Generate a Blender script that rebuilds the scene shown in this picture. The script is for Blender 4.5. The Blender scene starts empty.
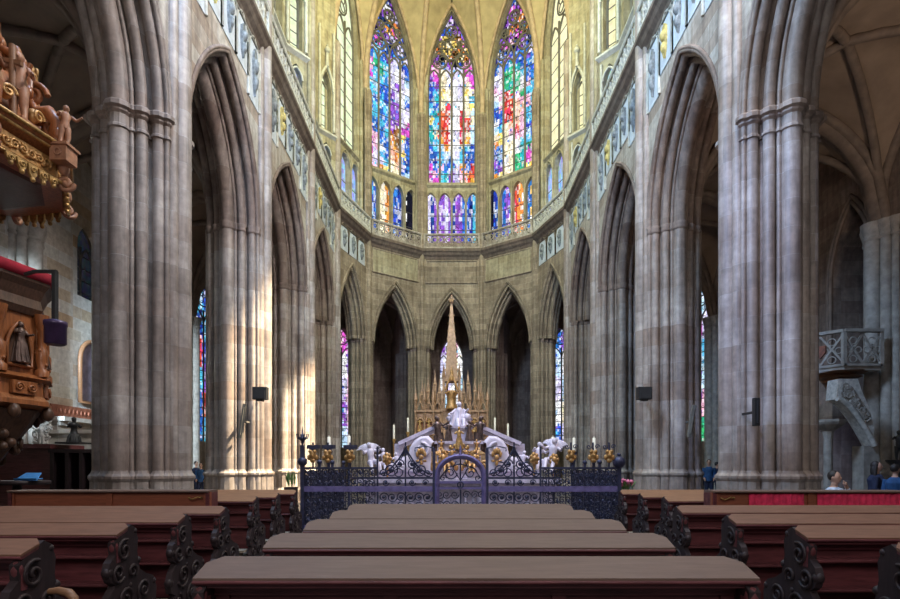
import bpy, bmesh, math, random
from mathutils import Vector, Matrix
random.seed(7)
PI = math.pi
C = bpy.context.scene.collection
F, HY, CX, EYE, CAMX = 542.0, 466.0, 450.0, 1.55, -.12
def at(px, py, d):
    return Vector(((px - CX) * d / F + CAMX, d, EYE + (HY - py) * d / F))
def lerp(a, b, t):
    return a + (b - a) * t

# ------------------------------------------------------------------ mesh builder
class MB:
    def __init__(self):
        self.v, self.f, self.s, self.m, self.col = [], [], [], [], None
    def add(self, vs, fs, smooth=False, m=0):
        o = len(self.v)
        self.v += [tuple(p) for p in vs]
        for f in fs:
            self.f.append(tuple(i + o for i in f)); self.s.append(smooth); self.m.append(m)
    def quad(self, a, b, c, d, m=0, smooth=False):
        self.add([a, b, c, d], [(0, 1, 2, 3)], smooth, m)
    def box(self, c, s, rz=0.0, m=0, mat=None):
        x, y, z = s[0] / 2, s[1] / 2, s[2] / 2
        M = mat if mat else Matrix.Translation(Vector(c)) @ Matrix.Rotation(rz, 4, 'Z')
        vs = [M @ Vector((sx * x, sy * y, sz * z)) for sz in (-1, 1) for sx, sy in ((-1, -1), (1, -1), (1, 1), (-1, 1))]
        self.add(vs, [(3, 2, 1, 0), (4, 5, 6, 7), (0, 1, 5, 4), (1, 2, 6, 5), (2, 3, 7, 6), (3, 0, 4, 7)], False, m)
    def bar(self, a, b, w, h, m=0):
        a, b = Vector(a), Vector(b); d = b - a
        L = d.length
        if L < 1e-6: return
        d /= L
        up = Vector((0, 0, 1)) if abs(d.z) < .95 else Vector((0, 1, 0))
        x = d.cross(up).normalized(); u = x.cross(d)
        M = Matrix(((d.x, x.x, u.x, 0), (d.y, x.y, u.y, 0), (d.z, x.z, u.z, 0), (0, 0, 0, 1)))
        self.box(None, (L, w, h), m=m, mat=Matrix.Translation((a + b) / 2) @ M)
    def prism(self, poly, z0, z1, M=None, m=0, smooth=False, top=None):
        n = len(poly); top = top or poly
        vs = [Vector((x, y, z0)) for x, y in poly] + [Vector((x, y, z1)) for x, y in top]
        if M: vs = [M @ p for p in vs]
        fs = [(i, (i + 1) % n, n + (i + 1) % n, n + i) for i in range(n)]
        self.add(vs, fs, smooth, m)
        self.add(vs, [tuple(range(n - 1, -1, -1)), tuple(range(n, 2 * n))], False, m)
    def tube(self, pts, r, n=8, closed=False, m=0, caps=True, flat=1.0):
        pts = [Vector(p) for p in pts]; k = len(pts)
        if k < 2: return
        rs = r if isinstance(r, (list, tuple)) else [r] * k
        rings = []; prev = None
        for i, p in enumerate(pts):
            if closed: t = pts[(i + 1) % k] - pts[i - 1]
            else: t = pts[min(i + 1, k - 1)] - pts[max(i - 1, 0)]
            if t.length < 1e-9: t = Vector((0, 0, 1))
            t.normalize()
            if prev is None:
                up = Vector((0, 0, 1)) if abs(t.z) < .9 else Vector((0, 1, 0))
                x = t.cross(up).normalized()
            else:
                x = prev - t * prev.dot(t)
                x = x.normalized() if x.length > 1e-6 else t.orthogonal().normalized()
            prev = x; y = t.cross(x)
            rings.append([p + (x * math.cos(2 * PI * j / n) + y * math.sin(2 * PI * j / n) * flat) * rs[i] for j in range(n)])
        vs = [q for ring in rings for q in ring]
        fs = []
        for i in range(k if closed else k - 1):
            a, b = i * n, ((i + 1) % k) * n
            fs += [(a + j, a + (j + 1) % n, b + (j + 1) % n, b + j) for j in range(n)]
        self.add(vs, fs, True, m)
        if caps and not closed:
            self.add(rings[0], [tuple(range(n - 1, -1, -1))], False, m)
            self.add(rings[-1], [tuple(range(n))], False, m)
    def lathe(self, prof, c=(0, 0, 0), n=12, m=0, smooth=True, M=None, a0=0.0):
        vs = []
        for r, z in prof:
            for j in range(n):
                a = a0 + 2 * PI * j / n
                p = Vector((r * math.cos(a), r * math.sin(a), z))
                vs.append((M @ p) if M else p + Vector(c))
        fs = []
        for i in range(len(prof) - 1):
            fs += [(i * n + j, i * n + (j + 1) % n, (i + 1) * n + (j + 1) % n, (i + 1) * n + j) for j in range(n)]
        self.add(vs, fs, smooth, m)
        self.add(vs[:n], [tuple(range(n - 1, -1, -1))], False, m)
        self.add(vs[-n:], [tuple(range(n))], False, m)
    def ball(self, c, r, nu=10, nv=7, m=0, M=None):
        rx, ry, rz = (r, r, r) if isinstance(r, (int, float)) else r
        vs, fs = [], []
        T = Matrix.Translation(Vector(c)) @ (M if M else Matrix())
        for i in range(nv + 1):
            th = PI * i / nv
            for j in range(nu):
                a = 2 * PI * j / nu
                vs.append(T @ Vector((rx * math.sin(th) * math.cos(a), ry * math.sin(th) * math.sin(a), rz * math.cos(th))))
        for i in range(nv):
            for j in range(nu):
                fs.append((i * nu + j, (i + 1) * nu + j, (i + 1) * nu + (j + 1) % nu, i * nu + (j + 1) % nu))
        self.add(vs, fs, True, m)
    def torus(self, c, R, r, ax, ay, n=14, k=6, m=0):
        c = Vector(c); ax = Vector(ax); ay = Vector(ay)
        self.tube([c + (ax * math.cos(2 * PI * i / n) + ay * math.sin(2 * PI * i / n)) * R for i in range(n)], r, k, True, m)
    def build(self, name, mats, parent=None, inv=True):
        if not isinstance(mats, (list, tuple)): mats = [mats]
        me = bpy.data.meshes.new(name)
        vs = self.v
        me.from_pydata(vs, [], self.f)
        for mm in mats: me.materials.append(mm)
        me.polygons.foreach_set('use_smooth', self.s)
        me.polygons.foreach_set('material_index', self.m)
        if self.col:
            ca = me.color_attributes.new('Col', 'FLOAT_COLOR', 'CORNER')
            buf = []
            for p in me.polygons:
                c = self.col[p.index]
                for _ in range(p.loop_total): buf += [c[0], c[1], c[2], 1.0]
            ca.data.foreach_set('color', buf)
        me.update()
        o = bpy.data.objects.new(name, me); C.objects.link(o)
        if parent is not None:
            o.parent = parent
            o.matrix_parent_inverse = Matrix()
        return o

def tag(o, label, cat, group=None, kind=None):
    o['label'] = label; o['category'] = cat
    if group: o['group'] = group
    if kind: o['kind'] = kind
    return o
def thing(name, label, cat, loc=(0, 0, 0), rz=0.0, group=None, kind=None):
    o = bpy.data.objects.new(name, None); C.objects.link(o)
    o.empty_display_size = .2
    o.location = loc; o.rotation_euler = (0, 0, rz)
    return tag(o, label, cat, group, kind)
def copy_tree(o, parent=None):
    c = o.copy(); C.objects.link(c)
    if parent is not None: c.parent = parent
    for ch in [x for x in bpy.data.objects if x.parent is o]:
        copy_tree(ch, c)
    return c

# ------------------------------------------------------------------ materials
def newmat(name):
    m = bpy.data.materials.new(name); m.use_nodes = True
    nt = m.node_tree; nt.nodes.clear()
    out = nt.nodes.new('ShaderNodeOutputMaterial')
    return m, nt, out
def nd(nt, t, **kw):
    n = nt.nodes.new(t)
    for k, v in kw.items():
        if k in n.inputs: n.inputs[k].default_value = v
        else: setattr(n, k, v)
    return n
def math_n(nt, op, a, b=None):
    n = nt.nodes.new('ShaderNodeMath'); n.operation = op
    for i, x in enumerate((a, b)):
        if x is None: continue
        if isinstance(x, (int, float)): n.inputs[i].default_value = x
        else: nt.links.new(x, n.inputs[i])
    return n.outputs[0]
def mixc(nt, fac, a, b, mode='MIX'):
    n = nt.nodes.new('ShaderNodeMix'); n.data_type = 'RGBA'; n.blend_type = mode
    for sock, x in ((n.inputs[0], fac), (n.inputs[6], a), (n.inputs[7], b)):
        if isinstance(x, (int, float)): sock.default_value = x
        elif isinstance(x, tuple): sock.default_value = x if len(x) == 4 else (*x, 1)
        else: nt.links.new(x, sock)
    return n.outputs[2]
def ramp(nt, fac, stops):
    n = nt.nodes.new('ShaderNodeValToRGB')
    e = n.color_ramp.elements
    while len(e) < len(stops): e.new(.5)
    for i, (p, c) in enumerate(stops):
        e[i].position = p; e[i].color = (*c, 1) if len(c) == 3 else c
    nt.links.new(fac, n.inputs[0])
    return n.outputs[0]
def principled(nt, out, col, rough=.7, metal=0.0, bump=None, bstr=.2, bdist=.02, spec=None, sheen=None):
    b = nt.nodes.new('ShaderNodeBsdfPrincipled')
    if isinstance(col, tuple): b.inputs['Base Color'].default_value = (*col[:3], 1)
    else: nt.links.new(col, b.inputs['Base Color'])
    if isinstance(rough, (int, float)): b.inputs['Roughness'].default_value = rough
    else: nt.links.new(rough, b.inputs['Roughness'])
    b.inputs['Metallic'].default_value = metal
    if spec is not None: b.inputs['Specular IOR Level'].default_value = spec
    if bump is not None:
        bn = nt.nodes.new('ShaderNodeBump'); bn.inputs['Strength'].default_value = bstr; bn.inputs['Distance'].default_value = bdist
        nt.links.new(bump, bn.inputs['Height']); nt.links.new(bn.outputs[0], b.inputs['Normal'])
    nt.links.new(b.outputs[0], out.inputs[0])
    return b
def pos_xyz(nt):
    g = nt.nodes.new('ShaderNodeNewGeometry')
    s = nt.nodes.new('ShaderNodeSeparateXYZ'); nt.links.new(g.outputs['Position'], s.inputs[0])
    return g.outputs['Position'], s.outputs[0], s.outputs[1], s.outputs[2]
def noise(nt, vec, scale, detail=4, rough=.55, dims=None):
    n = nt.nodes.new('ShaderNodeTexNoise'); n.inputs['Scale'].default_value = scale
    n.inputs['Detail'].default_value = detail; n.inputs['Roughness'].default_value = rough
    if vec is not None: nt.links.new(vec, n.inputs['Vector'])
    return n.outputs[0]
def stone(name, c1, c2, c3, mortar, bw=1.0, bh=.5, patch=.5, rough=.78, ms=.012, bstr=.35, stain=(.16, .10, .08), streak=.75):
    m, nt, out = newmat(name)
    P, x, y, z = pos_xyz(nt)
    u = math_n(nt, 'MULTIPLY', math_n(nt, 'SUBTRACT', y, math_n(nt, 'ABSOLUTE', x)), .85)
    cb = nt.nodes.new('ShaderNodeCombineXYZ'); nt.links.new(u, cb.inputs[0]); nt.links.new(z, cb.inputs[1])
    br = nt.nodes.new('ShaderNodeTexBrick')
    nt.links.new(cb.outputs[0], br.inputs['Vector'])
    br.inputs['Scale'].default_value = 1.0
    br.inputs['Brick Width'].default_value = bw; br.inputs['Row Height'].default_value = bh
    br.inputs['Mortar Size'].default_value = ms; br.inputs['Mortar Smooth'].default_value = .3
    br.inputs['Bias'].default_value = -.05
    br.inputs['Color1'].default_value = (*c1, 1); br.inputs['Color2'].default_value = (*c2, 1); br.inputs['Mortar'].default_value = (*mortar, 1)
    # a second course-wise random tint
    fl = math_n(nt, 'FLOOR', math_n(nt, 'DIVIDE', z, bh))
    fu = math_n(nt, 'FLOOR', math_n(nt, 'DIVIDE', u, bw * 1.7))
    c2n = nt.nodes.new('ShaderNodeCombineXYZ'); nt.links.new(fl, c2n.inputs[0]); nt.links.new(fu, c2n.inputs[1])
    wn = nt.nodes.new('ShaderNodeTexWhiteNoise'); wn.noise_dimensions = '2D'; nt.links.new(c2n.outputs[0], wn.inputs['Vector'])
    tint = ramp(nt, wn.outputs[0], [(.0, (0, 0, 0)), (.55, (0, 0, 0)), (.8, (.55,) * 3), (1., (1,) * 3)])
    col = mixc(nt, math_n(nt, 'MULTIPLY', tint, .8), br.outputs['Color'], c3)
    n1 = noise(nt, P, .55, 5, .6)
    st = ramp(nt, n1, [(.42, (0, 0, 0)), (.68, (1, 1, 1))])
    col = mixc(nt, math_n(nt, 'MULTIPLY', st, patch), col, stain)
    n2 = noise(nt, P, 5.0, 5, .6)
    col = mixc(nt, .55, col, ramp(nt, n2, [(.25, (.35,) * 3), (.75, (1.3,) * 3)]), 'MULTIPLY')
    mp = nt.nodes.new('ShaderNodeMapping'); nt.links.new(P, mp.inputs[0]); mp.inputs['Scale'].default_value = (3.2, 3.2, .28)
    col = mixc(nt, streak, col, ramp(nt, noise(nt, mp.outputs[0], 1.6, 4, .6), [(.3, (.52, .48, .46)), (.5, (.95, .93, .92)), (.72, (1.32, 1.30, 1.27))]), 'MULTIPLY')
    n3 = noise(nt, P, 22, 4, .6)
    h = math_n(nt, 'ADD', math_n(nt, 'MULTIPLY', n3, .35), math_n(nt, 'MULTIPLY', br.outputs['Fac'], -.8))
    principled(nt, out, col, rough, bump=h, bstr=bstr, bdist=.02)
    return m
def plain(name, c, rough=.6, metal=0.0, var=.35, scale=8.0, bstr=.15, spec=None):
    m, nt, out = newmat(name)
    P, x, y, z = pos_xyz(nt)
    n = noise(nt, P, scale, 4)
    lo = tuple(k * (1 - var) for k in c); hi = tuple(min(1, k * (1 + var)) for k in c)
    col = ramp(nt, n, [(.28, lo), (.72, hi)])
    principled(nt, out, col, rough, metal, bump=noise(nt, P, scale * 4, 3), bstr=bstr, spec=spec)
    return m
def wood(name, c, rough=.38, var=.45, along='X', spec=.45):
    m, nt, out = newmat(name)
    P, x, y, z = pos_xyz(nt)
    mp = nt.nodes.new('ShaderNodeMapping'); nt.links.new(P, mp.inputs[0])
    mp.inputs['Scale'].default_value = (1.0, 9, 9) if along == 'X' else (9, 9, 1.0)
    n = noise(nt, mp.outputs[0], 3.2, 5, .62)
    lo = tuple(k * (1 - var) for k in c); hi = tuple(min(1, k * (1 + var * .8)) for k in c)
    col = ramp(nt, n, [(.3, lo), (.7, hi)])
    r = math_n(nt, 'ADD', math_n(nt, 'MULTIPLY', noise(nt, P, 3, 3), .25), rough - .1)
    principled(nt, out, col, r, bump=n, bstr=.12, bdist=.01, spec=spec)
    return m
def glass(name, strength=1.0, lead=.03, scale=3.2, zs=.6):
    """leaded stained glass lit by the daylight outside"""
    m, nt, out = newmat(name)
    P, x, y, z = pos_xyz(nt)
    a = nt.nodes.new('ShaderNodeAttribute'); a.attribute_name = 'Col'
    mp = nt.nodes.new('ShaderNodeMapping'); nt.links.new(P, mp.inputs[0]); mp.inputs['Scale'].default_value = (1, 1, zs)
    v1 = nt.nodes.new('ShaderNodeTexVoronoi'); v1.feature = 'DISTANCE_TO_EDGE'; v1.inputs['Scale'].default_value = scale
    v2 = nt.nodes.new('ShaderNodeTexVoronoi'); v2.feature = 'F1'; v2.inputs['Scale'].default_value = scale
    nt.links.new(mp.outputs[0], v1.inputs['Vector']); nt.links.new(mp.outputs[0], v2.inputs['Vector'])
    edge = ramp(nt, v1.outputs['Distance'], [(lead * .4, (.10,) * 3), (lead * 1.6, (1,) * 3)])
    hs = nt.nodes.new('ShaderNodeHueSaturation'); nt.links.new(a.outputs['Color'], hs.inputs['Color'])
    sp = nt.nodes.new('ShaderNodeSeparateColor'); nt.links.new(v2.outputs['Color'], sp.inputs[0])
    nt.links.new(math_n(nt, 'ADD', math_n(nt, 'MULTIPLY', sp.outputs[0], .05), .475), hs.inputs['Hue'])
    nt.links.new(math_n(nt, 'ADD', math_n(nt, 'MULTIPLY', sp.outputs[1], .6), .7), hs.inputs['Value'])
    col = mixc(nt, 1.0, hs.outputs[0], edge, 'MULTIPLY')
    e = nt.nodes.new('ShaderNodeEmission'); e.inputs[1].default_value = strength
    nt.links.new(col, e.inputs[0]); nt.links.new(e.outputs[0], out.inputs[0])
    return m

M = {}
M['pier'] = stone('pier_stone', (.45, .40, .365), (.26, .215, .185), (.27, .20, .16), (.42, .40, .375), 1.0, .62, .65, rough=.52, ms=.007, stain=(.15, .105, .085))
M['wall'] = stone('nave_wall_stone', (.50, .47, .42), (.36, .31, .26), (.30, .23, .18), (.55, .52, .47), .85, .42, .35, ms=.010, stain=(.20, .16, .12))
M['apse'] = stone('apse_wall_stone', (.36, .295, .215), (.24, .19, .135), (.18, .135, .095), (.40, .35, .27), .9, .36, .5, ms=.012, stain=(.14, .11, .08))
M['upper'] = stone('clerestory_stone', (.42, .39, .28), (.31, .275, .175), (.25, .21, .125), (.42, .39, .29), 1.1, .5, .5, ms=.008, stain=(.27, .22, .14))
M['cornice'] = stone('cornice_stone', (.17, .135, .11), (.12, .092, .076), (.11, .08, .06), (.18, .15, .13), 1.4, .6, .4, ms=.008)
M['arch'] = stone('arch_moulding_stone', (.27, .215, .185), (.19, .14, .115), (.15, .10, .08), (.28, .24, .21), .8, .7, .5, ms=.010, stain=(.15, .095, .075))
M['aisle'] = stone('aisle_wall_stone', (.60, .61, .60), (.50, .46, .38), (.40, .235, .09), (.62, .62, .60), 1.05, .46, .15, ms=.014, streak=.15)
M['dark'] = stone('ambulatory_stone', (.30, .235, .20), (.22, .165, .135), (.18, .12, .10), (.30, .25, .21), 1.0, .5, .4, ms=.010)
M['plasterlit'] = plain('lit_vault_plaster', (.30, .22, .165), .85, var=.22, scale=1.2)  # right vault: warm light put into a lighter plaster colour
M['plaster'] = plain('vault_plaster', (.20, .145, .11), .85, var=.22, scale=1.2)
M['web'] = plain('apse_vault_plaster', (.44, .36, .21), .85, var=.2, scale=1.6)
M['rib'] = plain('rib_stone', (.45, .34, .22), .75, var=.3, scale=3)
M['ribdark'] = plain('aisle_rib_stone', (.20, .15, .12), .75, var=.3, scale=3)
M['pale'] = plain('pale_painted_panel', (.50, .55, .60), .7, var=.15, scale=4)
M['tracery'] = plain('tracery_stone', (.46, .45, .40), .75, var=.25, scale=5)
M['mullion'] = plain('mullion_stone', (.13, .12, .10), .75, var=.25, scale=5)  # dark silhouette against the glass put into the colour
M['leadbar'] = plain('iron_saddle_bar', (.05, .05, .055), .5, var=.2)
M['shield_gold'] = plain('ochre_relief', (.45, .36, .12), .6, var=.5, scale=9)
M['shield_grey'] = plain('blue_grey_relief', (.17, .19, .20), .6, var=.6, scale=9)
M['floor'] = stone('floor_slabs', (.20, .18, .16), (.14, .12, .11), (.10, .09, .085), (.08, .075, .07), .8, .6, .3, rough=.45, ms=.01)
M['woodtop'] = wood('oiled_walnut_top', (.155, .098, .076), .5, .16, spec=.3)
M['wood'] = wood('dark_mahogany', (.125, .034, .038), .42)
M['woodend'] = wood('blackened_carved_oak', (.026, .014, .016), .58, along='Z')
M['woodred'] = wood('red_brown_panel_wood', (.27, .080, .040), .5, .25)
M['woodside'] = wood('warm_brown_top', (.185, .092, .058), .5, .22, spec=.3)
M['woodorange'] = wood('honey_brown_wood', (.24, .12, .062), .45, .25)
M['woodpale'] = wood('pale_worn_boards', (.40, .335, .26), .55)
M['copper'] = wood('coppery_carved_wood', (.30, .105, .036), .36, along='Z')
M['copperdark'] = wood('dark_carved_wood', (.085, .042, .024), .45, along='Z')
M['gilt'] = plain('gilding', (.46, .25, .085), .42, .3, var=.45, scale=14)
M['oldgilt'] = plain('aged_gilding', (.42, .25, .085), .42, .4, var=.6, scale=14)
M['flesh'] = plain('painted_flesh_wood', (.36, .175, .10), .5, var=.3, scale=9)
M['iron'] = plain('blue_black_iron', (.040, .042, .085), .45, .35, var=.4, scale=12)
M['ironvioletlit'] = plain('violet_lit_iron', (.16, .13, .30), .45, .2, var=.3, scale=8)  # violet light on the screen put into the iron's colour
M['marble'] = plain('white_marble', (.60, .54, .62), .45, var=.16, scale=4)  # violet light on the tomb tinted into this and the veined marble
M['marbleshade'] = plain('veined_marble', (.52, .46, .56), .45, var=.35, scale=7)
M['bronze'] = plain('dark_bronze', (.13, .085, .07), .4, .5, var=.5, scale=10)
M['redcloth'] = plain('red_velvet', (.30, .010, .028), .9, var=.3, scale=6)
M['crimson'] = plain('crimson_pleated_cloth', (.78, .04, .12), .85, var=.3, scale=9)
M['altarstone'] = plain('gilded_altar_stone', (.36, .215, .115), .5, .15, var=.4, scale=6)
M['nichered'] = plain('red_brown_niche', (.20, .065, .035), .7, var=.4, scale=8)
M['candle'] = plain('ivory_wax', (.80, .74, .62), .5, var=.08)
M['black'] = plain('black_plastic', (.02, .02, .022), .5, var=.3)
M['purple'] = plain('deep_purple_metal', (.055, .03, .085), .35, .2, var=.3)
M['greycloth'] = plain('grey_stone_carving', (.50, .48, .45), .7, var=.35, scale=9)
M['greystone'] = plain('warm_grey_stone', (.33, .30, .27), .75, var=.3, scale=4)
M['plaque'] = plain('grey_violet_slate', (.16, .14, .19), .5, var=.45, scale=3.5)
M['leaf'] = plain('green_leaf', (.10, .19, .05), .6, var=.5)
M['flowerpink'] = plain('pink_petal', (.75, .18, .30), .7, var=.5, scale=30)
M['skin'] = plain('skin', (.48, .27, .19), .55, var=.1)
M['hair'] = plain('dark_hair', (.02, .014, .012), .6, var=.4, scale=20)
M['navy'] = plain('navy_cloth', (.016, .022, .055), .9, var=.3)
M['blue'] = plain('blue_cloth', (.02, .075, .20), .9, var=.3)
M['shirt'] = plain('white_blue_shirt', (.42, .48, .60), .9, var=.5, scale=14)
M['trouser'] = plain('dark_trouser', (.03, .03, .04), .9, var=.3)
M['bluepaper'] = plain('bright_blue_card', (.06, .26, .62), .6, var=.15)
# ------------------------------------------------------------------ plan of the choir
R = 6.6
LEFT = [(-R, 6.4), (-R, 12.9), (-R, 18.75), (-R, 24.8), (-R, 30.6)]
Y0 = 30.6
def deca(r, deg): return (r * math.cos(math.radians(deg)), Y0 + r * math.sin(math.radians(deg)))
NODES = LEFT + [deca(R, a) for a in (144, 108, 72, 36)] + [(-x, y) for x, y in reversed(LEFT)]
ZS, ZTOP, ZOUT = 9.55, 15.75, 13.66          # arch springing, wall top below cornice, crown of the outer moulding
BIG = dict(T=1.74, omax=.55, hs=1.0,
           core=[(.55, 0), (.55, .06), (.62, .10), (.62, .26), (.42, .34), (.42, .56), (.22, .62), (.22, .98), (.42, 1.04), (.42, 1.26), (.62, 1.34), (.62, 1.5), (.55, 1.54), (.55, 1.6)],
           rolls=[(.16, .8, .21), (.33, .44, .125), (.33, 1.16, .125), (.50, .17, .13), (.50, 1.43, .13), (.21, .58, .05), (.21, 1.02, .05), (.53, .01, .06)])
BIG['core'] = [(o, t * 1.74 / 1.6) for o, t in BIG['core']]; BIG['rolls'] = [(o, t * 1.74 / 1.6, r) for o, t, r in BIG['rolls']]
SMALL = dict(T=1.3, omax=.42, hs=.74,
             core=[(.42, 0), (.42, .24), (.20, .24), (.20, .46), (.05, .46), (.05, .84), (.20, .84), (.20, 1.06), (.42, 1.06), (.42, 1.3)],
             rolls=[(.08, .65, .16), (.13, .36, .08), (.13, .94, .08), (.28, .12, .10), (.28, 1.18, .10), (.40, .01, .045)])
class Frame:
    def __init__(s, A, B):
        s.A, s.B = Vector((A[0], A[1], 0)), Vector((B[0], B[1], 0))
        d = s.B - s.A; s.L = d.length; s.e = d / s.L; s.n = Vector((-s.e.y, s.e.x, 0)); s.mid = (s.A + s.B) / 2
    def P(s, u, t, z): return s.mid + s.e * u + s.n * t + Vector((0, 0, z))
def arch_c(A, rise): return max(0.0, (rise * rise - A * A) / (2 * A))
def arch_pts(a, c, o, n=14):
    """(s, dz) from the left springing over the crown to the right springing, at offset o outside half-width a"""
    Rr = c + a + o; th = math.acos(c / Rr)
    right = [(-c + Rr * math.cos(th * i / n), Rr * math.sin(th * i / n)) for i in range(n + 1)]
    return [(-s, z) for s, z in right] + [(s, z) for s, z in reversed(right[:-1])]

def bay(i, wall, mould):
    fr = Frame(NODES[i], NODES[i + 1]); sp = SMALL if 4 <= i <= 8 else BIG
    a = fr.L / 2 - sp['hs']; om = sp['omax']; c = arch_c(a + om, ZOUT - ZS)
    N = 14
    arcs = [arch_pts(a, c, o, N) for o, t in sp['core']]
    for j in range(len(arcs) - 1):
        t0, t1 = sp['core'][j][1], sp['core'][j + 1][1]
        vs, fs = [], []
        for k in range(2 * N + 1):
            vs += [fr.P(arcs[j][k][0], t0, ZS + arcs[j][k][1]), fr.P(arcs[j + 1][k][0], t1, ZS + arcs[j + 1][k][1])]
        for k in range(2 * N): fs.append((2 * k, 2 * k + 2, 2 * k + 3, 2 * k + 1))
        mould.add(vs, fs, False)
    for o, t, r in sp['rolls']:
        mould.tube([fr.P(s, t, ZS + z) for s, z in arch_pts(a, c, o, N)], r, 8, caps=False)
    out = arcs[0]; h = fr.L / 2
    for t, zt in ((0.0, ZTOP + .3), (sp['T'], ZTOP + .3)):
        vs, fs = [], []
        for s, z in out: vs += [fr.P(s, t, ZS + z), fr.P(s, t, zt)]
        for k in range(2 * N): fs.append((2 * k, 2 * k + 1, 2 * k + 3, 2 * k + 2))
        wall.add(vs, fs)
        wall.quad(fr.P(-h, t, ZS), fr.P(out[0][0], t, ZS), fr.P(out[0][0], t, zt), fr.P(-h, t, zt))
        wall.quad(fr.P(out[-1][0], t, ZS), fr.P(h, t, ZS), fr.P(h, t, zt), fr.P(out[-1][0], t, zt))
    # hood mould round the arch
    mould.tube([fr.P(s, -.02, ZS + z) for s, z in arch_pts(a, c, om + .05, N)], .055, 6, caps=False)
    return fr

PILLAR_LABELS = {
    0: 'left stone pillar beside the camera that carries the carved pulpit', 1: 'large left clustered pillar behind the reddish left kneeling desk',
    2: 'left clustered pillar with small black box, catching the warm sunlight', 3: 'third left clustered pillar, sunlit low down behind the iron screen post',
    4: 'left slender pillar where the straight arcade turns into the apse', 5: 'left apse pillar next to the plain framed wall panels',
    6: 'apse pillar left of the central arch and altar spire', 7: 'apse pillar right of the central arch and altar spire',
    8: 'right apse pillar next to the plain framed wall panels', 9: 'right slender pillar where the straight arcade turns into the apse',
    10: 'third right clustered pillar, grey behind the end of the iron screen', 11: 'right grey clustered pillar with small black box on its side',
    12: 'large right clustered pillar behind the red cloth kneeling desk', 13: 'right stone pillar beside the camera, opposite the pulpit'}
def pillar(i):
    A = NODES[i]
    d0 = Vector((*NODES[i], 0)) - Vector((*NODES[i - 1], 0)) if i > 0 else None
    d1 = Vector((*NODES[i + 1], 0)) - Vector((*NODES[i], 0)) if i < len(NODES) - 1 else None
    e = ((d0.normalized() if d0 else Vector()) + (d1.normalized() if d1 else Vector())).normalized()
    n = Vector((-e.y, e.x, 0))
    small = 5 <= i <= 8
    sp = SMALL if small else BIG
    T, hs = sp['T'], sp['hs']
    root = thing('pillar', PILLAR_LABELS[i], 'stone pillar', (A[0], A[1], 0), 0, 'clustered pillars of the choir arcade', 'structure')
    def P(s, t, z): return e * s + n * t + Vector((0, 0, z))
    right = [(hs - o, t) for o, t in sp['core']]
    outline = [(s, t) for s, t in right] + [(-s, t) for s, t in reversed(right)]
    Mx = Matrix(((e.x, n.x, 0, 0), (e.y, n.y, 0, 0), (0, 0, 1, 0), (0, 0, 0, 1)))
    k = .72 if small else 1.0
    shafts = []
    for o, t, r in sp['rolls']:
        if r < .05: continue
        shafts += [(hs - o, t, r), (-(hs - o), t, r)]
    nave = [(0, -.08 * k, .23 * k), (.30 * k, -.02, .13 * k), (-.30 * k, -.02, .13 * k)]
    back = [(0, T - .06, .22 * k), (.3 * k, T - .05, .14 * k), (-.3 * k, T - .05, .14 * k)]
    b = MB()
    b.prism(outline, 0, ZS + .02, Mx)
    b.prism([(-.42 * k, 0), (.42 * k, 0), (.42 * k, T), (-.42 * k, T)], ZS, 16.4, Mx)
    for s, t, r in shafts + back:
        b.tube([P(s, t, 0), P(s, t, ZS)], r, 14, caps=False)
    b.build('shafts', M['pier'] if not small else M['wall'] if i in (4, 9) else M['apse'], root)
    v = MB()
    top = 25.4 if 4 <= i <= 9 else 26.0
    for s, t, r in nave:
        v.tube([P(s, t, 0), P(s, t, top)], r, 14, caps=False)
    v.build('vault_shaft', M['pier'] if not small else M['apse'], root)
    # base: swelling foot of every shaft on a common plinth
    p = MB()
    def grow(poly, g):
        cy = T / 2
        return [(s + g * (1 if s > 0 else -1), t + g * (1 if t > cy else -1)) for s, t in poly]
    zb = 1.35
    p.prism(grow(outline, .04), 0, zb - .10, Mx)
    p.prism(grow(outline, .04), zb - .10, zb, Mx, top=grow(outline, .01))
    p.prism(grow(outline, .11), 0, .55, Mx)
    for s, t, r in shafts + nave + back:
        q = P(s, t, 0)
        p.lathe([(r + .12, 0), (r + .12, .5), (r + .06, .6), (r + .045, zb - .16), (r + .085, zb - .09), (r + .085, zb - .03), (r + .03, zb + .03), (r, zb + .1)], (q.x, q.y, 0), 10, smooth=False, a0=PI / 10)
    p.build('base', M['pier'], root)
    # capitals at the springing
    cp = MB()
    zc = ZS
    big = i in (0, 1, 12, 13)
    for s, t, r in shafts:
        q = P(s, t, 0)
        if big:
            cp.lathe([(r, zc - .56), (r + .035, zc - .54), (r + .035, zc - .49), (r, zc - .46), (r + .005, zc - .24), (r + .05, zc - .19), (r + .05, zc - .15), (r + .11, zc - .11), (r + .11, zc - .02), (r + .06, zc + .03), (r, zc + .05)], (q.x, q.y, 0), 12, smooth=False)
        else:
            cp.lathe([(r, zc - .22), (r + .035, zc - .18), (r + .035, zc - .12), (r + .01, zc - .08), (r + .06, zc), (r, zc + .05)], (q.x, q.y, 0), 10)
    if big:
        cp.prism(outline, zc - .2, zc - .12, Mx, top=grow(outline, .12)); cp.prism(grow(outline, .12), zc - .12, zc, Mx)
        cp.prism(grow(outline, .04), zc - .58, zc - .52, Mx)
    cp.build('capital', M['pier'] if big else M['arch'], root)
    for s, t, r in ():
        pass
    return root

wl, wr, wa = MB(), MB(), MB()
ml, mr, ma, mln, mrn = MB(), MB(), MB(), MB(), MB()
frames = []
for i in range(len(NODES) - 1):
    w, mo = (wl, mln) if i == 0 else (wr, mrn) if i == len(NODES) - 2 else (wl, ml) if i < 4 else (wa, ma) if i <= 8 else (wr, mr)
    frames.append(bay(i, w, mo))
for i in range(len(NODES)): pillar(i)

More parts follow.
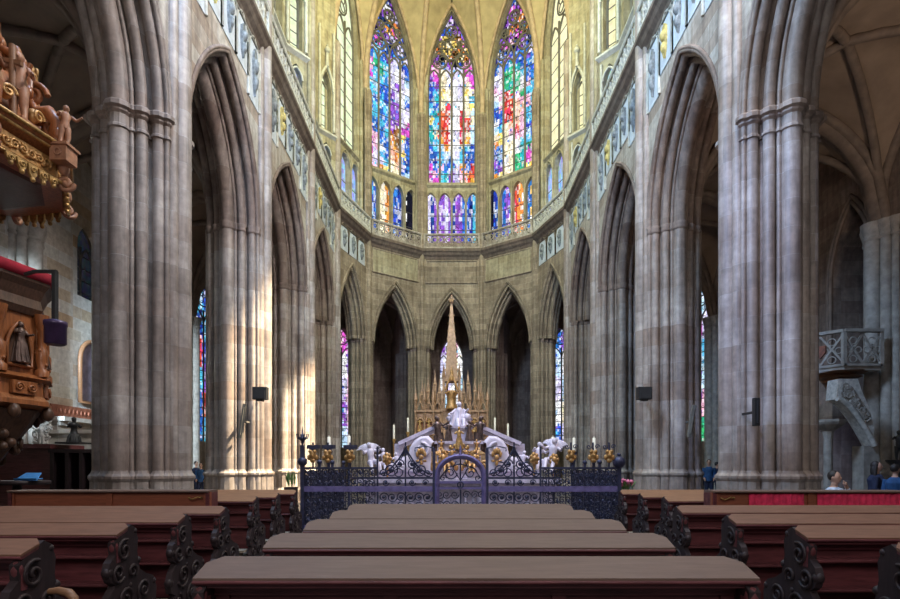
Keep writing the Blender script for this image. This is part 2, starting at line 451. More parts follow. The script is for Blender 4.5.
# ------------------------------------------------------------------ blind panels, cornice on the nave face
def cornice(mb, fr, ext=.0):
    h = fr.L / 2
    prof = [(0, 15.55), (-.05, 15.62), (-.08, 15.72), (-.20, 15.85), (-.26, 15.98), (-.34, 16.06), (-.34, 16.2), (-.28, 16.26), (0.3, 16.26)]
    for (t0, z0), (t1, z1) in zip(prof, prof[1:]):
        k0 = fr.k0; k1 = fr.k1
        mb.quad(fr.P(-h - t0 * k0 * 1, t0, z0), fr.P(h + t0 * k1, t0, z0), fr.P(h + t1 * k1, t1, z1), fr.P(-h - t1 * k0, t1, z1))
for i, fr in enumerate(frames):       # how the mitre shifts with depth at either end
    def half(a, b):
        return math.tan(a.e.angle(b.e) / 2)
    fr.k0 = half(frames[i - 1], fr) if i > 0 else 0
    fr.k1 = half(fr, frames[i + 1]) if i < len(frames) - 1 else 0
cl, cr, ca = MB(), MB(), MB()
pan = {'l': [MB(), MB(), MB(), MB()], 'r': [MB(), MB(), MB(), MB()], 'a': [MB(), MB(), MB(), MB()]}
for i, fr in enumerate(frames):
    key = 'l' if i < 4 else 'a' if i <= 8 else 'r'
    cornice({'l': cl, 'a': ca, 'r': cr}[key], fr)
    slab, frame_, gold, grey = pan[key]
    if i in (4, 8): slab = pan['l' if i == 4 else 'r'][0]
    h = fr.L / 2 - .42
    z0, z1 = 14.0, 15.5
    if i in (5, 6, 7):
        h = fr.L / 2 - .30
        if i != 6:
            slab.box(None, (2 * h, .06, z1 - z0), mat=Matrix.Translation(fr.P(0, .0, (z0 + z1) / 2)) @ Matrix.Rotation(math.atan2(fr.e.y, fr.e.x), 4, 'Z'))
        for a, b in (((-h, z0), (h, z0)), ((-h, z1), (h, z1)), ((-h, z0), (-h, z1)), ((h, z0), (h, z1))):
            frame_.tube([fr.P(a[0], -.02, a[1]), fr.P(b[0], -.02, b[1])], .06, 6)
        continue
    nn = 3 if i in (4, 8) else 5
    wdt = 2 * h / nn
    rot = Matrix.Rotation(math.atan2(fr.e.y, fr.e.x), 4, 'Z')
    if i in (4, 8): z0 = 14.1
    for k in range(nn):
        sc = -h + wdt * (k + .5)
        # arch curve bounds how low each panel can reach
        zz0 = z0 if abs(sc) < 1.3 or i in (4, 8) else z0 - .55
        slab.box(None, (wdt - .14, .05, z1 - zz0), mat=Matrix.Translation(fr.P(sc, .0, (zz0 + z1) / 2)) @ rot)
        for q in (-.5, .5):
            frame_.tube([fr.P(sc + q * wdt, -.03, zz0), fr.P(sc + q * wdt, -.03, z1)], .055, 6)
        rr = wdt / 2 - .12
        zc = z1 - rr - .1
        tgt = gold if (k == 1 and i not in (4, 8)) else grey
        # a carved lancet shield stands in each panel
        pts = [(-.55, .75), (0, 1.0), (.55, .75), (.62, .1), (.42, -.6), (0, -1), (-.42, -.6), (-.62, .1)]
        hh = (z1 - zz0) / 2 - .14; mid = (zz0 + z1) / 2
        ins = Matrix.Translation(fr.P(sc, 0, mid)) @ rot @ Matrix.Rotation(PI / 2, 4, 'X')
        tgt.prism([(x * rr * .62, y * hh * .9) for x, y in pts], .02, .10, ins)
        tgt.ball(fr.P(sc, -.08, mid + hh * .25), (rr * .35, rr * .35, hh * .3), 7, 5)
        tgt.ball(fr.P(sc, -.08, mid - hh * .35), (rr * .3, rr * .3, hh * .3), 7, 5)
        frame_.tube([fr.P(sc + s, -.03, z1 - .45 + z) for s, z in arch_pts(wdt / 2 - .06, wdt * .2, 0, 5)], .035, 5, caps=False)
        frame_.tube([fr.P(-h, -.03, z1), fr.P(h, -.03, z1)], .05, 6)

for key, w, mo, co, nm, lab, mt, mm in (('l', wl, ml, cl, 'wall_left', 'left arcade wall of tall pointed arches under the brown cornice', M['wall'], M['arch']),
                                    ('r', wr, mr, cr, 'wall_right', 'right arcade wall of tall pointed arches under the brown cornice', M['wall'], M['arch']),
                                    ('a', wa, ma, ca, 'wall_apse', 'curved apse wall of five narrow pointed arches behind the altar', M['apse'], M['apse'])):
    o = w.build(nm, mt); tag(o, lab, 'wall', None, 'structure')
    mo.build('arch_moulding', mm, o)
    if key == 'l': mln.build('near_arch_moulding', M['pier'], o)  # paler pier stone carries the light on the near arches in its colour
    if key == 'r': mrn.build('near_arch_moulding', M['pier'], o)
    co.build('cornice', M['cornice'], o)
    s_, f_, g_, y_ = pan[key]
    s_.build('blind_panel', M['pale'] if key != 'a' else M['upper'], o)
    f_.build('panel_frame', M['tracery'] if key != 'a' else M['apse'], o)
    if g_.v: g_.build('ochre_relief', M['shield_gold'], o)
    if y_.v: y_.build('grey_relief', M['shield_grey'], o)

# ------------------------------------------------------------------ windows
PAL = {'b': (.04, .16, .62), 'B': (.02, .05, .32), 'c': (.10, .52, .80), 't': (.03, .42, .45), 'w': (.92, .92, .95), 'l': (.66, .62, .90),
       'p': (.28, .10, .58), 'm': (.72, .10, .60), 'k': (.90, .48, .66), 'r': (.72, .05, .05), 'o': (.90, .36, .07), 'y': (.95, .72, .18),
       'e': (.96, .86, .58), 'g': (.05, .48, .22), 'd': (.01, .01, .02), 's': (.90, .52, .38), 'n': (.30, .14, .05), 'i': (.50, .72, .95), 'f': (.93, .92, .60), 'h': (.83, .90, .62)}
def chooser(rows, jit=.34):
    rows = [r.replace('|', '').replace(' ', '') for r in rows]
    def f(u, v):
        j = (1 - v) * len(rows) - .5 + (random.random() - .5) * jit
        r = rows[max(0, min(len(rows) - 1, int(round(j))))]
        i = u * len(r) - .5 + (random.random() - .5) * jit * .9
        c = PAL[r[max(0, min(len(r) - 1, int(round(i))))]]
        q = random.random()
        if c[2] < .03: return c
        if q < .03: c = PAL[random.choice('wlbice')]
        elif q < .07: c = tuple(k * .4 for k in c)
        elif q < .28: c = tuple(lerp(k, .92, .5) for k in c)
        g = .8 + .35 * random.random()
        return tuple(min(1.2, k * g) for k in c)
    return f
def flatcol(c, var=.12):
    return lambda u, v: tuple(k * (1 - var + 2 * var * random.random()) for k in c)
MG = glass('stained_glass', 1.05, .022, 5.0, .55)
MGfine = glass('stained_glass_fine', 1.0, .035, 4.6)
def pale_glass(name, s):
    m, nt, out = newmat(name)
    a = nt.nodes.new('ShaderNodeAttribute'); a.attribute_name = 'Col'
    P, x, y, z = pos_xyz(nt)
    c = mixc(nt, 1.0, a.outputs['Color'], ramp(nt, noise(nt, P, 2.2, 3), [(.3, (.72,) * 3), (.7, (1.1,) * 3)]), 'MULTIPLY')
    e = nt.nodes.new('ShaderNodeEmission'); e.inputs[1].default_value = s
    nt.links.new(c, e.inputs[0]); nt.links.new(e.outputs[0], out.inputs[0])
    return m
MGp = pale_glass('pale_daylit_glass', .95)
WIN = [0]
def top_fn(a, zs, za):
    rise = za - zs; c = arch_c(a, rise); Rr = a + c
    if rise < a:        # flatter than a half circle
        return lambda s: zs + rise * math.sqrt(max(0, 1 - (s / a) ** 2))
    return lambda s: zs + math.sqrt(max(0.0, Rr * Rr - (abs(s) + c) ** 2))
def opening(mb, fr, h0, h1, z0, z1, sc, a, zsill, zs, za, depth, N=16):
    """wall face from s=h0..h1, z0..z1 with a pointed opening, and its splayed reveal"""
    tf = top_fn(a, zs, za)
    mb.quad(fr.P(h0, 0, z0), fr.P(sc - a, 0, z0), fr.P(sc - a, 0, z1), fr.P(h0, 0, z1))
    mb.quad(fr.P(sc + a, 0, z0), fr.P(h1, 0, z0), fr.P(h1, 0, z1), fr.P(sc + a, 0, z1))
    mb.quad(fr.P(sc - a, 0, z0), fr.P(sc + a, 0, z0), fr.P(sc + a, 0, zsill), fr.P(sc - a, 0, zsill))
    ss = [-a + 2 * a * (0.5 - .5 * math.cos(PI * k / N)) for k in range(N + 1)]
    vs, fs = [], []
    for s in ss: vs += [fr.P(sc + s, 0, tf(s)), fr.P(sc + s, 0, z1)]
    for k in range(N): fs.append((2 * k, 2 * k + 1, 2 * k + 3, 2 * k + 2))
    mb.add(vs, fs)
    ai = a - .06
    path = [(-a, zsill)] + [(s, tf(s)) for s in ss] + [(a, zsill)]
    vs, fs = [], []
    for s, z in path: vs += [fr.P(sc + s, 0, z), fr.P(sc + s, depth, z)]
    n = len(path)
    for k in range(n - 1): fs.append((2 * k, 2 * k + 1, 2 * k + 3, 2 * k + 2))
    fs.append((0, 2 * n - 2, 2 * n - 1, 1))
    mb.add(vs, fs)
def window(fr, sc, a, zsill, zs, za, nl, colfn, label, depth=.35, zhead=None, bars=1.0, mat=None, cell=.11, group='tall windows of the apse and choir', thin=1.0, mull='mullion', roses=True):
    WIN[0] += 1
    tf = top_fn(a, zs, za)
    root = thing('window_%d' % WIN[0], label, 'window', (0, 0, 0), 0, group, 'structure')
    g = MB(); g.col = []
    nx = max(4, int(2 * a / cell)); nz = max(4, int((za - zsill) / (cell * 1.5)))
    for i in range(nx):
        s0, s1 = -a + 2 * a * i / nx, -a + 2 * a * (i + 1) / nx
        t0, t1 = tf(s0), tf(s1)
        for j in range(nz):
            zA, zB = zsill + (za - zsill) * j / nz, zsill + (za - zsill) * (j + 1) / nz
            q = [(s0, min(zA, t0)), (s1, min(zA, t1)), (s1, min(zB, t1)), (s0, min(zB, t0))]
            if q[2][1] - q[1][1] < 1e-4 and q[3][1] - q[0][1] < 1e-4: continue
            g.quad(*[fr.P(sc + s, depth, z) for s, z in q])
            cc_ = colfn((i + .5) / nx, (j + .5) / nz)
            if roses and nl >= 4 and mat in (None, MG) and zA > (zhead or zs) + .5 and random.random() < .42: cc_ = tuple(k * .10 for k in cc_)
            g.col.append(cc_)
    g.build('glass', mat or MG, root)
    t = MB(); lw = 2 * a / nl; zh = zhead if zhead is not None else zs
    m_ = .065 * thin
    outline = [(-a, zsill)] + [(s, z) for s, z in [(-a + 2 * a * (.5 - .5 * math.cos(PI * k / 20)), 0) for k in range(21)]] + [(a, zsill)]
    outline = [(s, (tf(s) if z == 0 else z)) for s, z in outline]
    t.tube([fr.P(sc + s, depth - .04, z) for s, z in outline], .075 * thin, 6)
    for k in range(1, nl):
        s = -a + lw * k
        t.tube([fr.P(sc + s, depth - .05, zsill), fr.P(sc + s, depth - .05, min(tf(s), zh + .25 * lw))], m_ * 1.15, 6)
    rise = lw * .95
    for k in range(nl):
        s0 = -a + lw * (k + .5)
        cc = arch_c(lw / 2, rise)
        pts = [(s0 + s, zh - rise + .25 * lw + z) for s, z in arch_pts(lw / 2, cc, 0, 5)]
        pts = [(s, min(z, tf(max(-a, min(a, s))))) for s, z in pts]
        t.tube([fr.P(sc + s, depth - .05, z) for s, z in pts], m_, 5, caps=False)
    if roses and zh + lw < za:
        # tracery: pairs of ringed quatrefoils, then one in the crown
        ex, ez = fr.e, Vector((0, 0, 1))
        def rose(s, z, r):
            r = min(r, max(.08, (tf(s) - z) * .98))
            if abs(s) + r > a: r = a - abs(s)
            if r < .08: return
            c = fr.P(sc + s, depth - .05, z)
            t.torus(c, r, m_ * .9, ex, ez, 16, 5)
            for q in range(4):
                an = PI / 4 + q * PI / 2
                t.torus(c + (ex * math.cos(an) + ez * math.sin(an)) * r * .5, r * .36, m_ * .55, ex, ez, 9, 4)
        if nl >= 4:
            rose(-a * .5, zh + lw * .95, lw * .62); rose(a * .5, zh + lw * .95, lw * .62)
            rose(0, zh + lw * 1.95, lw * .85)
            rose(0, zh + lw * 3.4, lw * .5)
            rose(-a * .42, zh + lw * 2.35, lw * .34); rose(a * .42, zh + lw * 2.35, lw * .34)
            cc = arch_c(lw, lw * 1.9)
            for q in (-1, 1):
                pts = [(q * lw + s, zh + z) for s, z in arch_pts(lw, cc, 0, 7)]
                t.tube([fr.P(sc + s, depth - .05, min(z, tf(max(-a, min(a, s))))) for s, z in pts], m_, 5, caps=False)
        else:
            rose(0, zh + lw * 1.1, lw * .7)
    t.build('tracery', M[mull], root)
    if bars:
        b = MB(); z = zsill + bars * .7
        while z < zh - .1:
            b.tube([fr.P(sc - a, depth - .02, z), fr.P(sc + a, depth - .02, z)], .028, 4); z += bars
        if b.v: b.build('saddle_bars', M['leadbar'], root)
    return root

C_ROWS = ['Bppb', 'blpB', 'pbpb', 'dpyyopd', 'moyeyomp', 'poyynoym', 'mpdonyom', 'mkbpdbkm', 'mkelllmp', 'pmewlwkm', 'bpewwlem', 'bcyewlye', 'bteewwec', 'cberwwey', 'ctrrwwrei', 'ycrrwwrre', 'tcrrwwrri', 'terrwlrei', 'tcorwwroi', 'bciowwecb', 'bbciwlcbb', 'bBcibicbb', 'mbkbclobr', 'mkctplkor', 'kmctplsro']
L_ROWS = ['bBpb', 'pwpb', 'bplb', 'Bbob', 'dpomb', 'lbplbB', 'bmbBlb', 'BcbBbbl', 'bcbplBb', 'mgtclwlb', 'kcgclwli', 'mccblplw', 'cibbplwi', 'ccbbplwb', 'cbcbppwl', 'bcbcpplw', 'ccbbpplm', 'bbcbpnmm', 'kbbconyb', 'mkbbonlb', 'pkwbsoyb', 'mlcbsobB', 'kllceslb', 'lkoyeebi']
R_ROWS = ['pbBp', 'pmpb', 'opmb', 'bpob', 'bdopm', 'wppmob', 'bmkBpb', 'lbbBpbB', 'Bbpbbbl', 'blbtbbpb', 'wlggtbbi', 'lwgggcbb', 'klgtgwbb', 'wkrggwkc', 'iwrrkgcc', 'bkrrskkc', 'bbrrsski', 'wbrrskcb', 'icesskcb', 'eyekrkbp', 'oyewkkib', 'bbeewccb', 'bieewtgk', 'pbwegtmm', 'bpeegtmk', 'oyeeggyo']
def stripes(txt): return chooser([txt], .35)

UP = [MB(), MB(), MB()]          # upper walls left, apse, right
SILL = [MB(), MB(), MB()]
def upper(k, A, B, ztri, zsill, ztop, tri, trig, win, s_in=0):
    """one flat stretch of triforium and clerestory from A to B; tri = number of lights, win = (a, zspring, zapex, lights, colour, label, head)"""
    fr = Frame(A, B); mb = UP[k]; h = fr.L / 2; zt = zsill - .38
    if tri:
        lw = (fr.L - .5) / tri
        mb.quad(fr.P(-h, 0, ztri), fr.P(-h + .25, 0, ztri), fr.P(-h + .25, 0, zt), fr.P(-h, 0, zt))
        mb.quad(fr.P(h - .25, 0, ztri), fr.P(h, 0, ztri), fr.P(h, 0, zt), fr.P(h - .25, 0, zt))
        for q in range(tri):
            s0 = -h + .25 + lw * q
            opening(mb, fr, s0, s0 + lw, ztri, zt, s0 + lw / 2, lw * .43, ztri + .75, zt - .95, zt - .3, .3, 8)
            SILL[k].tube([fr.P(s0, -.05, ztri + .6), fr.P(s0, -.05, zt - .2)], .06, 6)
            SILL[k].tube([fr.P(s0 + lw / 2 + s, -.03, zt - .95 + z) for s, z in arch_pts(lw * .42, lw * .3, 0, 5)], .05, 5, caps=False)
        fn, lab, gm = trig
        WIN[0] += 1
        root = thing('window_%d' % WIN[0], lab, 'window', (0, 0, 0), 0, 'triforium windows behind the balustrade', 'structure')
        g = MB(); g.col = []; n = max(8, int((fr.L - .5) / .12)); nz = 14
        for i in range(n):
            for j in range(nz):
                u0, u1 = -h + .25 + (fr.L - .5) * i / n, -h + .25 + (fr.L - .5) * (i + 1) / n
                zz0, zz1 = lerp(ztri + .4, zt - .2, j / nz), lerp(ztri + .4, zt - .2, (j + 1) / nz)
                g.quad(fr.P(u0, .3, zz0), fr.P(u1, .3, zz0), fr.P(u1, .3, zz1), fr.P(u0, .3, zz1)); g.col.append(fn((i + .5) / n, (j + .5) / nz))
        g.build('glass', gm, root)
        b = MB()
        for z in (lerp(ztri, zt, .38), lerp(ztri, zt, .6)):
            b.tube([fr.P(-h + .2, .27, z), fr.P(h - .2, .27, z)], .03, 4)
        b.build('saddle_bars', M['leadbar'], root)
    else:
        mb.quad(fr.P(-h, 0, ztri), fr.P(h, 0, ztri), fr.P(h, 0, zt), fr.P(-h, 0, zt))
    for (t0, z0), (t1, z1) in zip([(0, zt), (-.16, zt + .12), (-.16, zt + .2), (0.05, zt + .38)], [(-.16, zt + .12), (-.16, zt + .2), (.05, zt + .38), (.05, zt + .38)]):
        SILL[k].quad(fr.P(-h, t0, z0), fr.P(h, t0, z0), fr.P(h, t1, z1), fr.P(-h, t1, z1))
    if win:
        a, zs, za, nl, fn, lab, head, gm, bars = win
        opening(mb, fr, -h, h, zt + .3, ztop, s_in, a, zsill, zs, za, .4)
        window(fr, s_in, a, zsill + .02, zs, za, nl, fn, lab, .38, head, bars, gm)
    else:
        mb.quad(fr.P(-h, 0, zt), fr.P(h, 0, zt), fr.P(h, 0, ztop), fr.P(-h, 0, ztop))
    return fr

ZT = 16.2
cream = flatcol((1.05, 1.0, .60), .06); lime = flatcol((.90, 1.0, .66), .06); icy = flatcol((.34, .50, .86), .4)
# apse, set back .5 m behind the balustrade
QA = [deca(R + .5 / math.cos(math.radians(18)), a) for a in (180, 144, 108, 72, 36, 0)]
upper(1, QA[0], QA[1], ZT, 21.1, 34.5, 3, (icy, 'pale blue triforium lights left of the apse', MGp), (1.62, 27.5, 33.0, 3, lime, 'pale three-light window at the left edge of the apse', 28.6, MGp, .9))
upper(1, QA[1], QA[2], ZT, 21.1, 34.5, 4, (stripes('tcb eeo bbB wdd'), 'four blue and cream stained lights below the left apse window', MG), (1.65, 27.5, 33.0, 4, chooser(L_ROWS), 'tall left stained glass apse window, mostly blue and lilac', 28.9, MG, 1.02))
upper(1, QA[2], QA[3], ZT, 21.1, 34.5, 4, (stripes('blBppplpBppbbBct'), 'four violet and blue stained lights below the central apse window', MG), (1.65, 27.5, 33.0, 4, chooser(C_ROWS), 'tall central stained glass apse window with red and white middle', 28.9, MG, 1.02))
upper(1, QA[3], QA[4], ZT, 21.1, 34.5, 4, (stripes('dBb bpb row byc'), 'four blue and orange stained lights below the right apse window', MG), (1.65, 27.5, 33.0, 4, chooser(R_ROWS), 'tall right stained glass apse window with green and red figures', 28.9, MG, 1.02))
upper(1, QA[4], QA[5], ZT, 21.1, 34.5, 3, (icy, 'pale blue triforium lights right of the apse', MGp), (1.62, 27.5, 33.0, 3, cream, 'pale three-light window at the right edge of the apse', 28.6, MGp, .9))
# straight bays: a flat middle stretch and a canted narrow light at either end
for sd, k, nm, gl in ((-1, 0, 'left', lime), (1, 2, 'right', cream)):
    for j, (ya, yb, wd) in enumerate(((12.9, 18.75, 'first'), (18.75, 24.8, 'second'), (24.8, 30.6, 'third'))):
        xa, xb = sd * 6.5, sd * 7.3
        near = ((xa, ya + .42), (xb, ya + 1.35)); flat = ((xb, ya + 1.35), (xb, yb - 1.35)); far = ((xb, yb - 1.35), (xa, yb - .42))
        segs = [(near, 0), (flat, 1), (far, 2)]
        for (A, B), ty in segs:
            if sd > 0: A, B = B, A
            d_ = Frame(A, B).L
            where = ('near canted', 'wide flat', 'far canted')[ty]
            if ty == 1:
                w = (d_ / 2 - .3, 27.0, 30.5, 4, gl, 'wide pale upper window in the %s %s choir bay' % (wd, nm), 28, MGp, .9)
            else:
                w = (d_ / 2 - .30, 22.2, 23.2, 1, gl, 'narrow canted upper light at the %s end of the %s %s choir bay' % (where.split()[0], wd, nm), 22.6, MGp, .55)
            upper(k, A, B, ZT, 20.0, 31.0, (4 if ty == 1 else 1), (icy, '%s triforium lights in the %s %s choir bay' % (where, wd, nm), MGp), w)
            if ty != 1:       # ogee hood and finial over the narrow light
                fr = Frame(A, B); a = d_ / 2 - .22
                SILL[k].tube([fr.P(s, -.06, 22.2 + z) for s, z in arch_pts(a, arch_c(a, 1.2), .04, 7)], .08, 6)
                SILL[k].tube([fr.P(0, -.08, 23.4), fr.P(0, -.1, 24.6)], [.12, .05], 6); SILL[k].ball(fr.P(0, -.1, 24.3), .17, 7, 5)
                for q in (-1, 1): SILL[k].tube([fr.P(q * (a + .08), -.05, 20.0), fr.P(q * (a + .08), -.05, 25.5)], [.08, .07], 6)
        # pilaster clusters framing the bay
    for yy in (12.9, 18.75, 24.8):
        for dy in (-.42, .42):
            UP[k].tube([Vector((sd * 6.46, yy + dy, ZT)), Vector((sd * 6.46, yy + dy, 31))], .10, 8)
        UP[k].box((sd * 6.75, yy, 23.6), (.5, .84, 14.8))
for k, nm, lab in ((0, 'wall_upper_left', 'left triforium and clerestory wall above the balustrade'), (1, 'wall_upper_apse', 'apse triforium and clerestory wall above the balustrade'), (2, 'wall_upper_right', 'right triforium and clerestory wall above the balustrade')):
    o = UP[k].build(nm, M['upper']); tag(o, lab, 'wall', None, 'structure')
    SILL[k].build('sill_and_shafts', M['tracery'] if k != 1 else M['upper'], o)
# clustered shafts between the apse windows
cs = MB()
for dg in (144, 108, 72, 36, 0, 180):
    ux, uy = math.cos(math.radians(dg)), math.sin(math.radians(dg))
    for off, r, sft in ((R + .12, .17, 0), (R + .3, .13, .28), (R + .3, .13, -.28), (R + .42, .09, .46), (R + .42, .09, -.46)):
        x, y = ux * off - uy * sft, Y0 + uy * off + ux * sft
        cs.tube([(x, y, 16.3), (x, y, 27.3 if sft else 25.4)], r, 10)
        if not sft:
            cs.lathe([(r, 24.9), (r + .05, 24.95), (r + .04, 25.1), (r + .13, 25.35), (r + .13, 25.5)], (x, y, 0), 10)
tag(cs.build('trim_1', M['upper']), 'clustered stone shafts between the stained glass apse windows', 'shaft', None, 'structure')

# ------------------------------------------------------------------ balustrade, one length per bay
BAL = {1: 'left balustrade length above the first choir arch', 2: 'left balustrade length above the second choir arch', 3: 'left balustrade length above the third choir arch', 4: 'left balustrade length where the gallery turns to the apse',
       5: 'balustrade length below the left stained glass window', 6: 'balustrade length below the central stained glass window', 7: 'balustrade length below the right stained glass window', 8: 'right balustrade length where the gallery turns to the apse',
       9: 'right balustrade length above the third choir arch', 10: 'right balustrade length above the second choir arch', 11: 'right balustrade length above the first choir arch'}
for i, fr in enumerate(frames):
    if i not in BAL: continue
    h0 = fr.L / 2 - .2 * fr.k0 - .10; h1 = fr.L / 2 - .2 * fr.k1 - .10
    root = thing('stone_balustrade', 'pierced stone ' + BAL[i], 'balustrade', fr.P(0, -.2, 16.26), math.atan2(fr.e.y, fr.e.x), 'gallery balustrades above the arcade')
    r_, t_, b_ = MB(), MB(), MB()
    L = h0 + h1; m0 = (h1 - h0) / 2
    r_.prism([(-.07, 0), (.07, 0), (.11, .06), (.11, .12), (-.11, .12), (-.11, .06)], -L / 2, L / 2, Matrix.Translation((m0, 0, .86)) @ Matrix(((0, 0, 1, 0), (1, 0, 0, 0), (0, 1, 0, 0), (0, 0, 0, 1))))
    b_.box((m0, 0, .05), (L, .18, .1))
    nn = max(4, int(round(L / .46))); w = L / nn
    for q in range(nn + 1):
        t_.box((-h0 + w * q, 0, .48), (.06, .09, .78))
    for q in range(nn):
        x = -h0 + w * (q + .5)
        t_.torus((x, 0, .60), w * .36, .045, (1, 0, 0), (0, 0, 1), 12, 5)
        for sx in (-1, 1):
            t_.tube([(x + sx * w * .45, 0, .12), (x + sx * w * .22, 0, .30), (x, 0, .42)], .04, 5)
            t_.torus((x + sx * w * .24, 0, .24), w * .18, .035, (1, 0, 0), (0, 0, 1), 8, 4)
        t_.ball((x, 0, .62), .045, 6, 4)
    for e_ in (-h0 + .05, h1 - .05): t_.box((e_, 0, .46), (.1, .15, .92))
    mt = M['tracery'] if i not in (5, 6, 7) else M['wall']
    r_.build('rail', mt, root); t_.build('tracery', mt, root); b_.build('base_rail', mt, root)

# ------------------------------------------------------------------ vault of the apse
web, rib = MB(), MB()
key = Vector((0, Y0 + .3, 36.5)); zsp = 25.5; zap = 33.35
AP = [deca(R + .35, a) for a in (180, 144, 108, 72, 36, 0)]
def ribpt(p, t):
    """from the shaft (t=0) up to the boss (t=1)"""
    a = t * PI / 2
    h = 1 - math.cos(a); z = zsp + (key.z - zsp) * math.sin(a)
    return Vector((lerp(p[0], key.x, h), lerp(p[1], key.y, h), z))
def rib_at_z(p, z):
    s = max(0, min(1, (z - zsp) / (key.z - zsp)))
    return ribpt(p, math.asin(s) / (PI / 2))
for i in range(5):
    A, B = AP[i], AP[i + 1]; fr = Frame(A, B)
    h = fr.L / 2; c = arch_c(h, zap - zsp); Rr = h + c
    def wall_s(z): return math.sqrt(max(0, Rr * Rr - (z - zsp) ** 2)) - c
    apex = fr.P(0, .05, zap)
    N = 22
    for sgn, p in ((-1, A), (1, B)):
        vs, fs = [], []
        for k in range(N + 1):
            z = lerp(zsp, key.z, k / N)
            rp = rib_at_z(p, z)
            wp = fr.P(sgn * wall_s(z), .05, z) if z <= zap else apex.lerp(key, (z - zap) / (key.z - zap))
            for q in range(5): vs.append(rp.lerp(wp, q / 4))
        for k in range(N):
            for q in range(4): fs.append((5 * k + q, 5 * k + q + 1, 5 * k + q + 6, 5 * k + q + 5))
        web.add(vs, fs, True)
    rib.tube([fr.P(-s, .02, z) for s, z in [(wall_s(lerp(zsp, zap, k / 12)), lerp(zsp, zap, k / 12)) for k in range(13)]], .11, 6)
    rib.tube([fr.P(s, .02, z) for s, z in [(wall_s(lerp(zsp, zap, k / 12)), lerp(zsp, zap, k / 12)) for k in range(13)]], .11, 6)
for p in AP: rib.tube([ribpt((p[0] * .985, p[1]), k / 16) - Vector((0, 0, .05)) for k in range(17)], .17, 8)
# straight vault bay in front of the apse
for sd in (-1, 1):
    for y0, y1 in ((30.6, 24.8), (24.8, 18.75)):
        ym = (y0 + y1) / 2
        vs, fs = [], []
        NU, NVv = 14, 10
        def vf(u): 
            R_ = 1.0; return math.sqrt(max(0, 1 - u * u * .999))
        for a in range(NU + 1):
            for b in range(NVv + 1):
                u = a / NU; v = -1 + 2 * b / NVv
                z = 25.5 + 10.8 * max(vf(u), vf(abs(v)) * .97)
                vs.append((sd * u * 6.9, ym + v * (y0 - y1) / 2, z))
        for a in range(NU):
            for b in range(NVv): fs.append((a * (NVv + 1) + b, a * (NVv + 1) + b + 1, (a + 1) * (NVv + 1) + b + 1, (a + 1) * (NVv + 1) + b))
        web.add(vs, fs, True)
        for e0 in (y0, y1):
            rib.tube([(sd * 6.8 * (1 - k / 12), lerp(e0, ym, k / 12), 25.4 + 10.7 * vf(1 - k / 12)) for k in range(13)], .15, 6)
    for yy in (30.6, 24.8):
        rib.tube([(sd * 6.8 * (1 - k / 12), yy, 25.4 + 10.7 * vf(1 - k / 12)) for k in range(13)], .2, 6)
o = web.build('ceiling_apse', M['web']); tag(o, 'ribbed golden vault above the apse and choir', 'vault', None, 'structure')
rib.build('vault_ribs', M['rib'], o)

# ------------------------------------------------------------------ aisles and ambulatory
fl = MB(); fl.quad((-22, -6, 0), (22, -6, 0), (22, 52, 0), (-22, 52, 0))
tag(fl.build('floor', M['floor']), 'dark stone slab floor under the pews', 'floor', None, 'structure')
XO = 14.8
def aisle(sd, nm):
    v, r, w, s_ = MB(), MB(), MB(), MB()
    ys = [0.4, 6.4, 12.9, 18.75, 24.8, 30.6]
    xa, xb = 8.1, XO
    z0, rise = 9.9, 4.1
    hx = (xb - xa) / 2; xm = (xa + xb) / 2
    def f(u, h):
        c = arch_c(h, rise); Rr = h + c
        return math.sqrt(max(0, Rr * Rr - (abs(u) * h + c) ** 2))
    for y0, y1 in zip(ys, ys[1:]):
        hy = (y1 - y0) / 2; ym = (y0 + y1) / 2; N = 16
        vs, fs = [], []
        for a in range(N + 1):
            for b in range(N + 1):
                u, q = -1 + 2 * a / N, -1 + 2 * b / N
                vs.append((sd * (xm + u * hx), ym + q * hy, z0 + max(f(u, hx), f(q, hy))))
        for a in range(N):
            for b in range(N): fs.append((a * (N + 1) + b, a * (N + 1) + b + 1, (a + 1) * (N + 1) + b + 1, (a + 1) * (N + 1) + b))
        v.add(vs, fs, True)
        for q in (1, -1):
            r.tube([(sd * (xm + u * hx), ym + q * u * hy, z0 - .06 + max(f(u, hx), f(u, hy))) for u in [-1 + k / 10 for k in range(21)]], .14, 7)
        r.tube([(sd * (xb - .1), ym + u * hy, z0 + f(u, hy)) for u in [-1 + k / 10 for k in range(21)]], .16, 7)
    for yy in ys:
        for dx, rr in ((0, .3), (-.28, .16), (.28, .16)):
            r.tube([(sd * (xm + u * hx), yy + dx, z0 - .1 + f(u, hx)) for u in [-1 + k / 10 for k in range(21)]], rr, 8)
        for dx, dy, rr in ((-.30, 0, .24), (-.12, -.36, .17), (-.12, .36, .17), (0, -.62, .12), (0, .62, .12)):
            s_.tube([(sd * (xb + dx), yy + dy, 0), (sd * (xb + dx), yy + dy, z0)], rr, 12, caps=False)
            s_.lathe([(rr + .14, 0), (rr + .14, .5), (rr + .07, .6), (rr + .07, 1.2), (rr + .12, 1.25), (rr + .12, 1.32), (rr, 1.45)], (sd * (xb + dx), yy + dy, 0), 10)
            s_.lathe([(rr, z0 - .6), (rr + .04, z0 - .56), (rr + .04, z0 - .5), (rr, z0 - .45), (rr + .1, z0 - .12), (rr + .12, z0)], (sd * (xb + dx), yy + dy, 0), 10)
    return v, r, w, s_, ys, xb
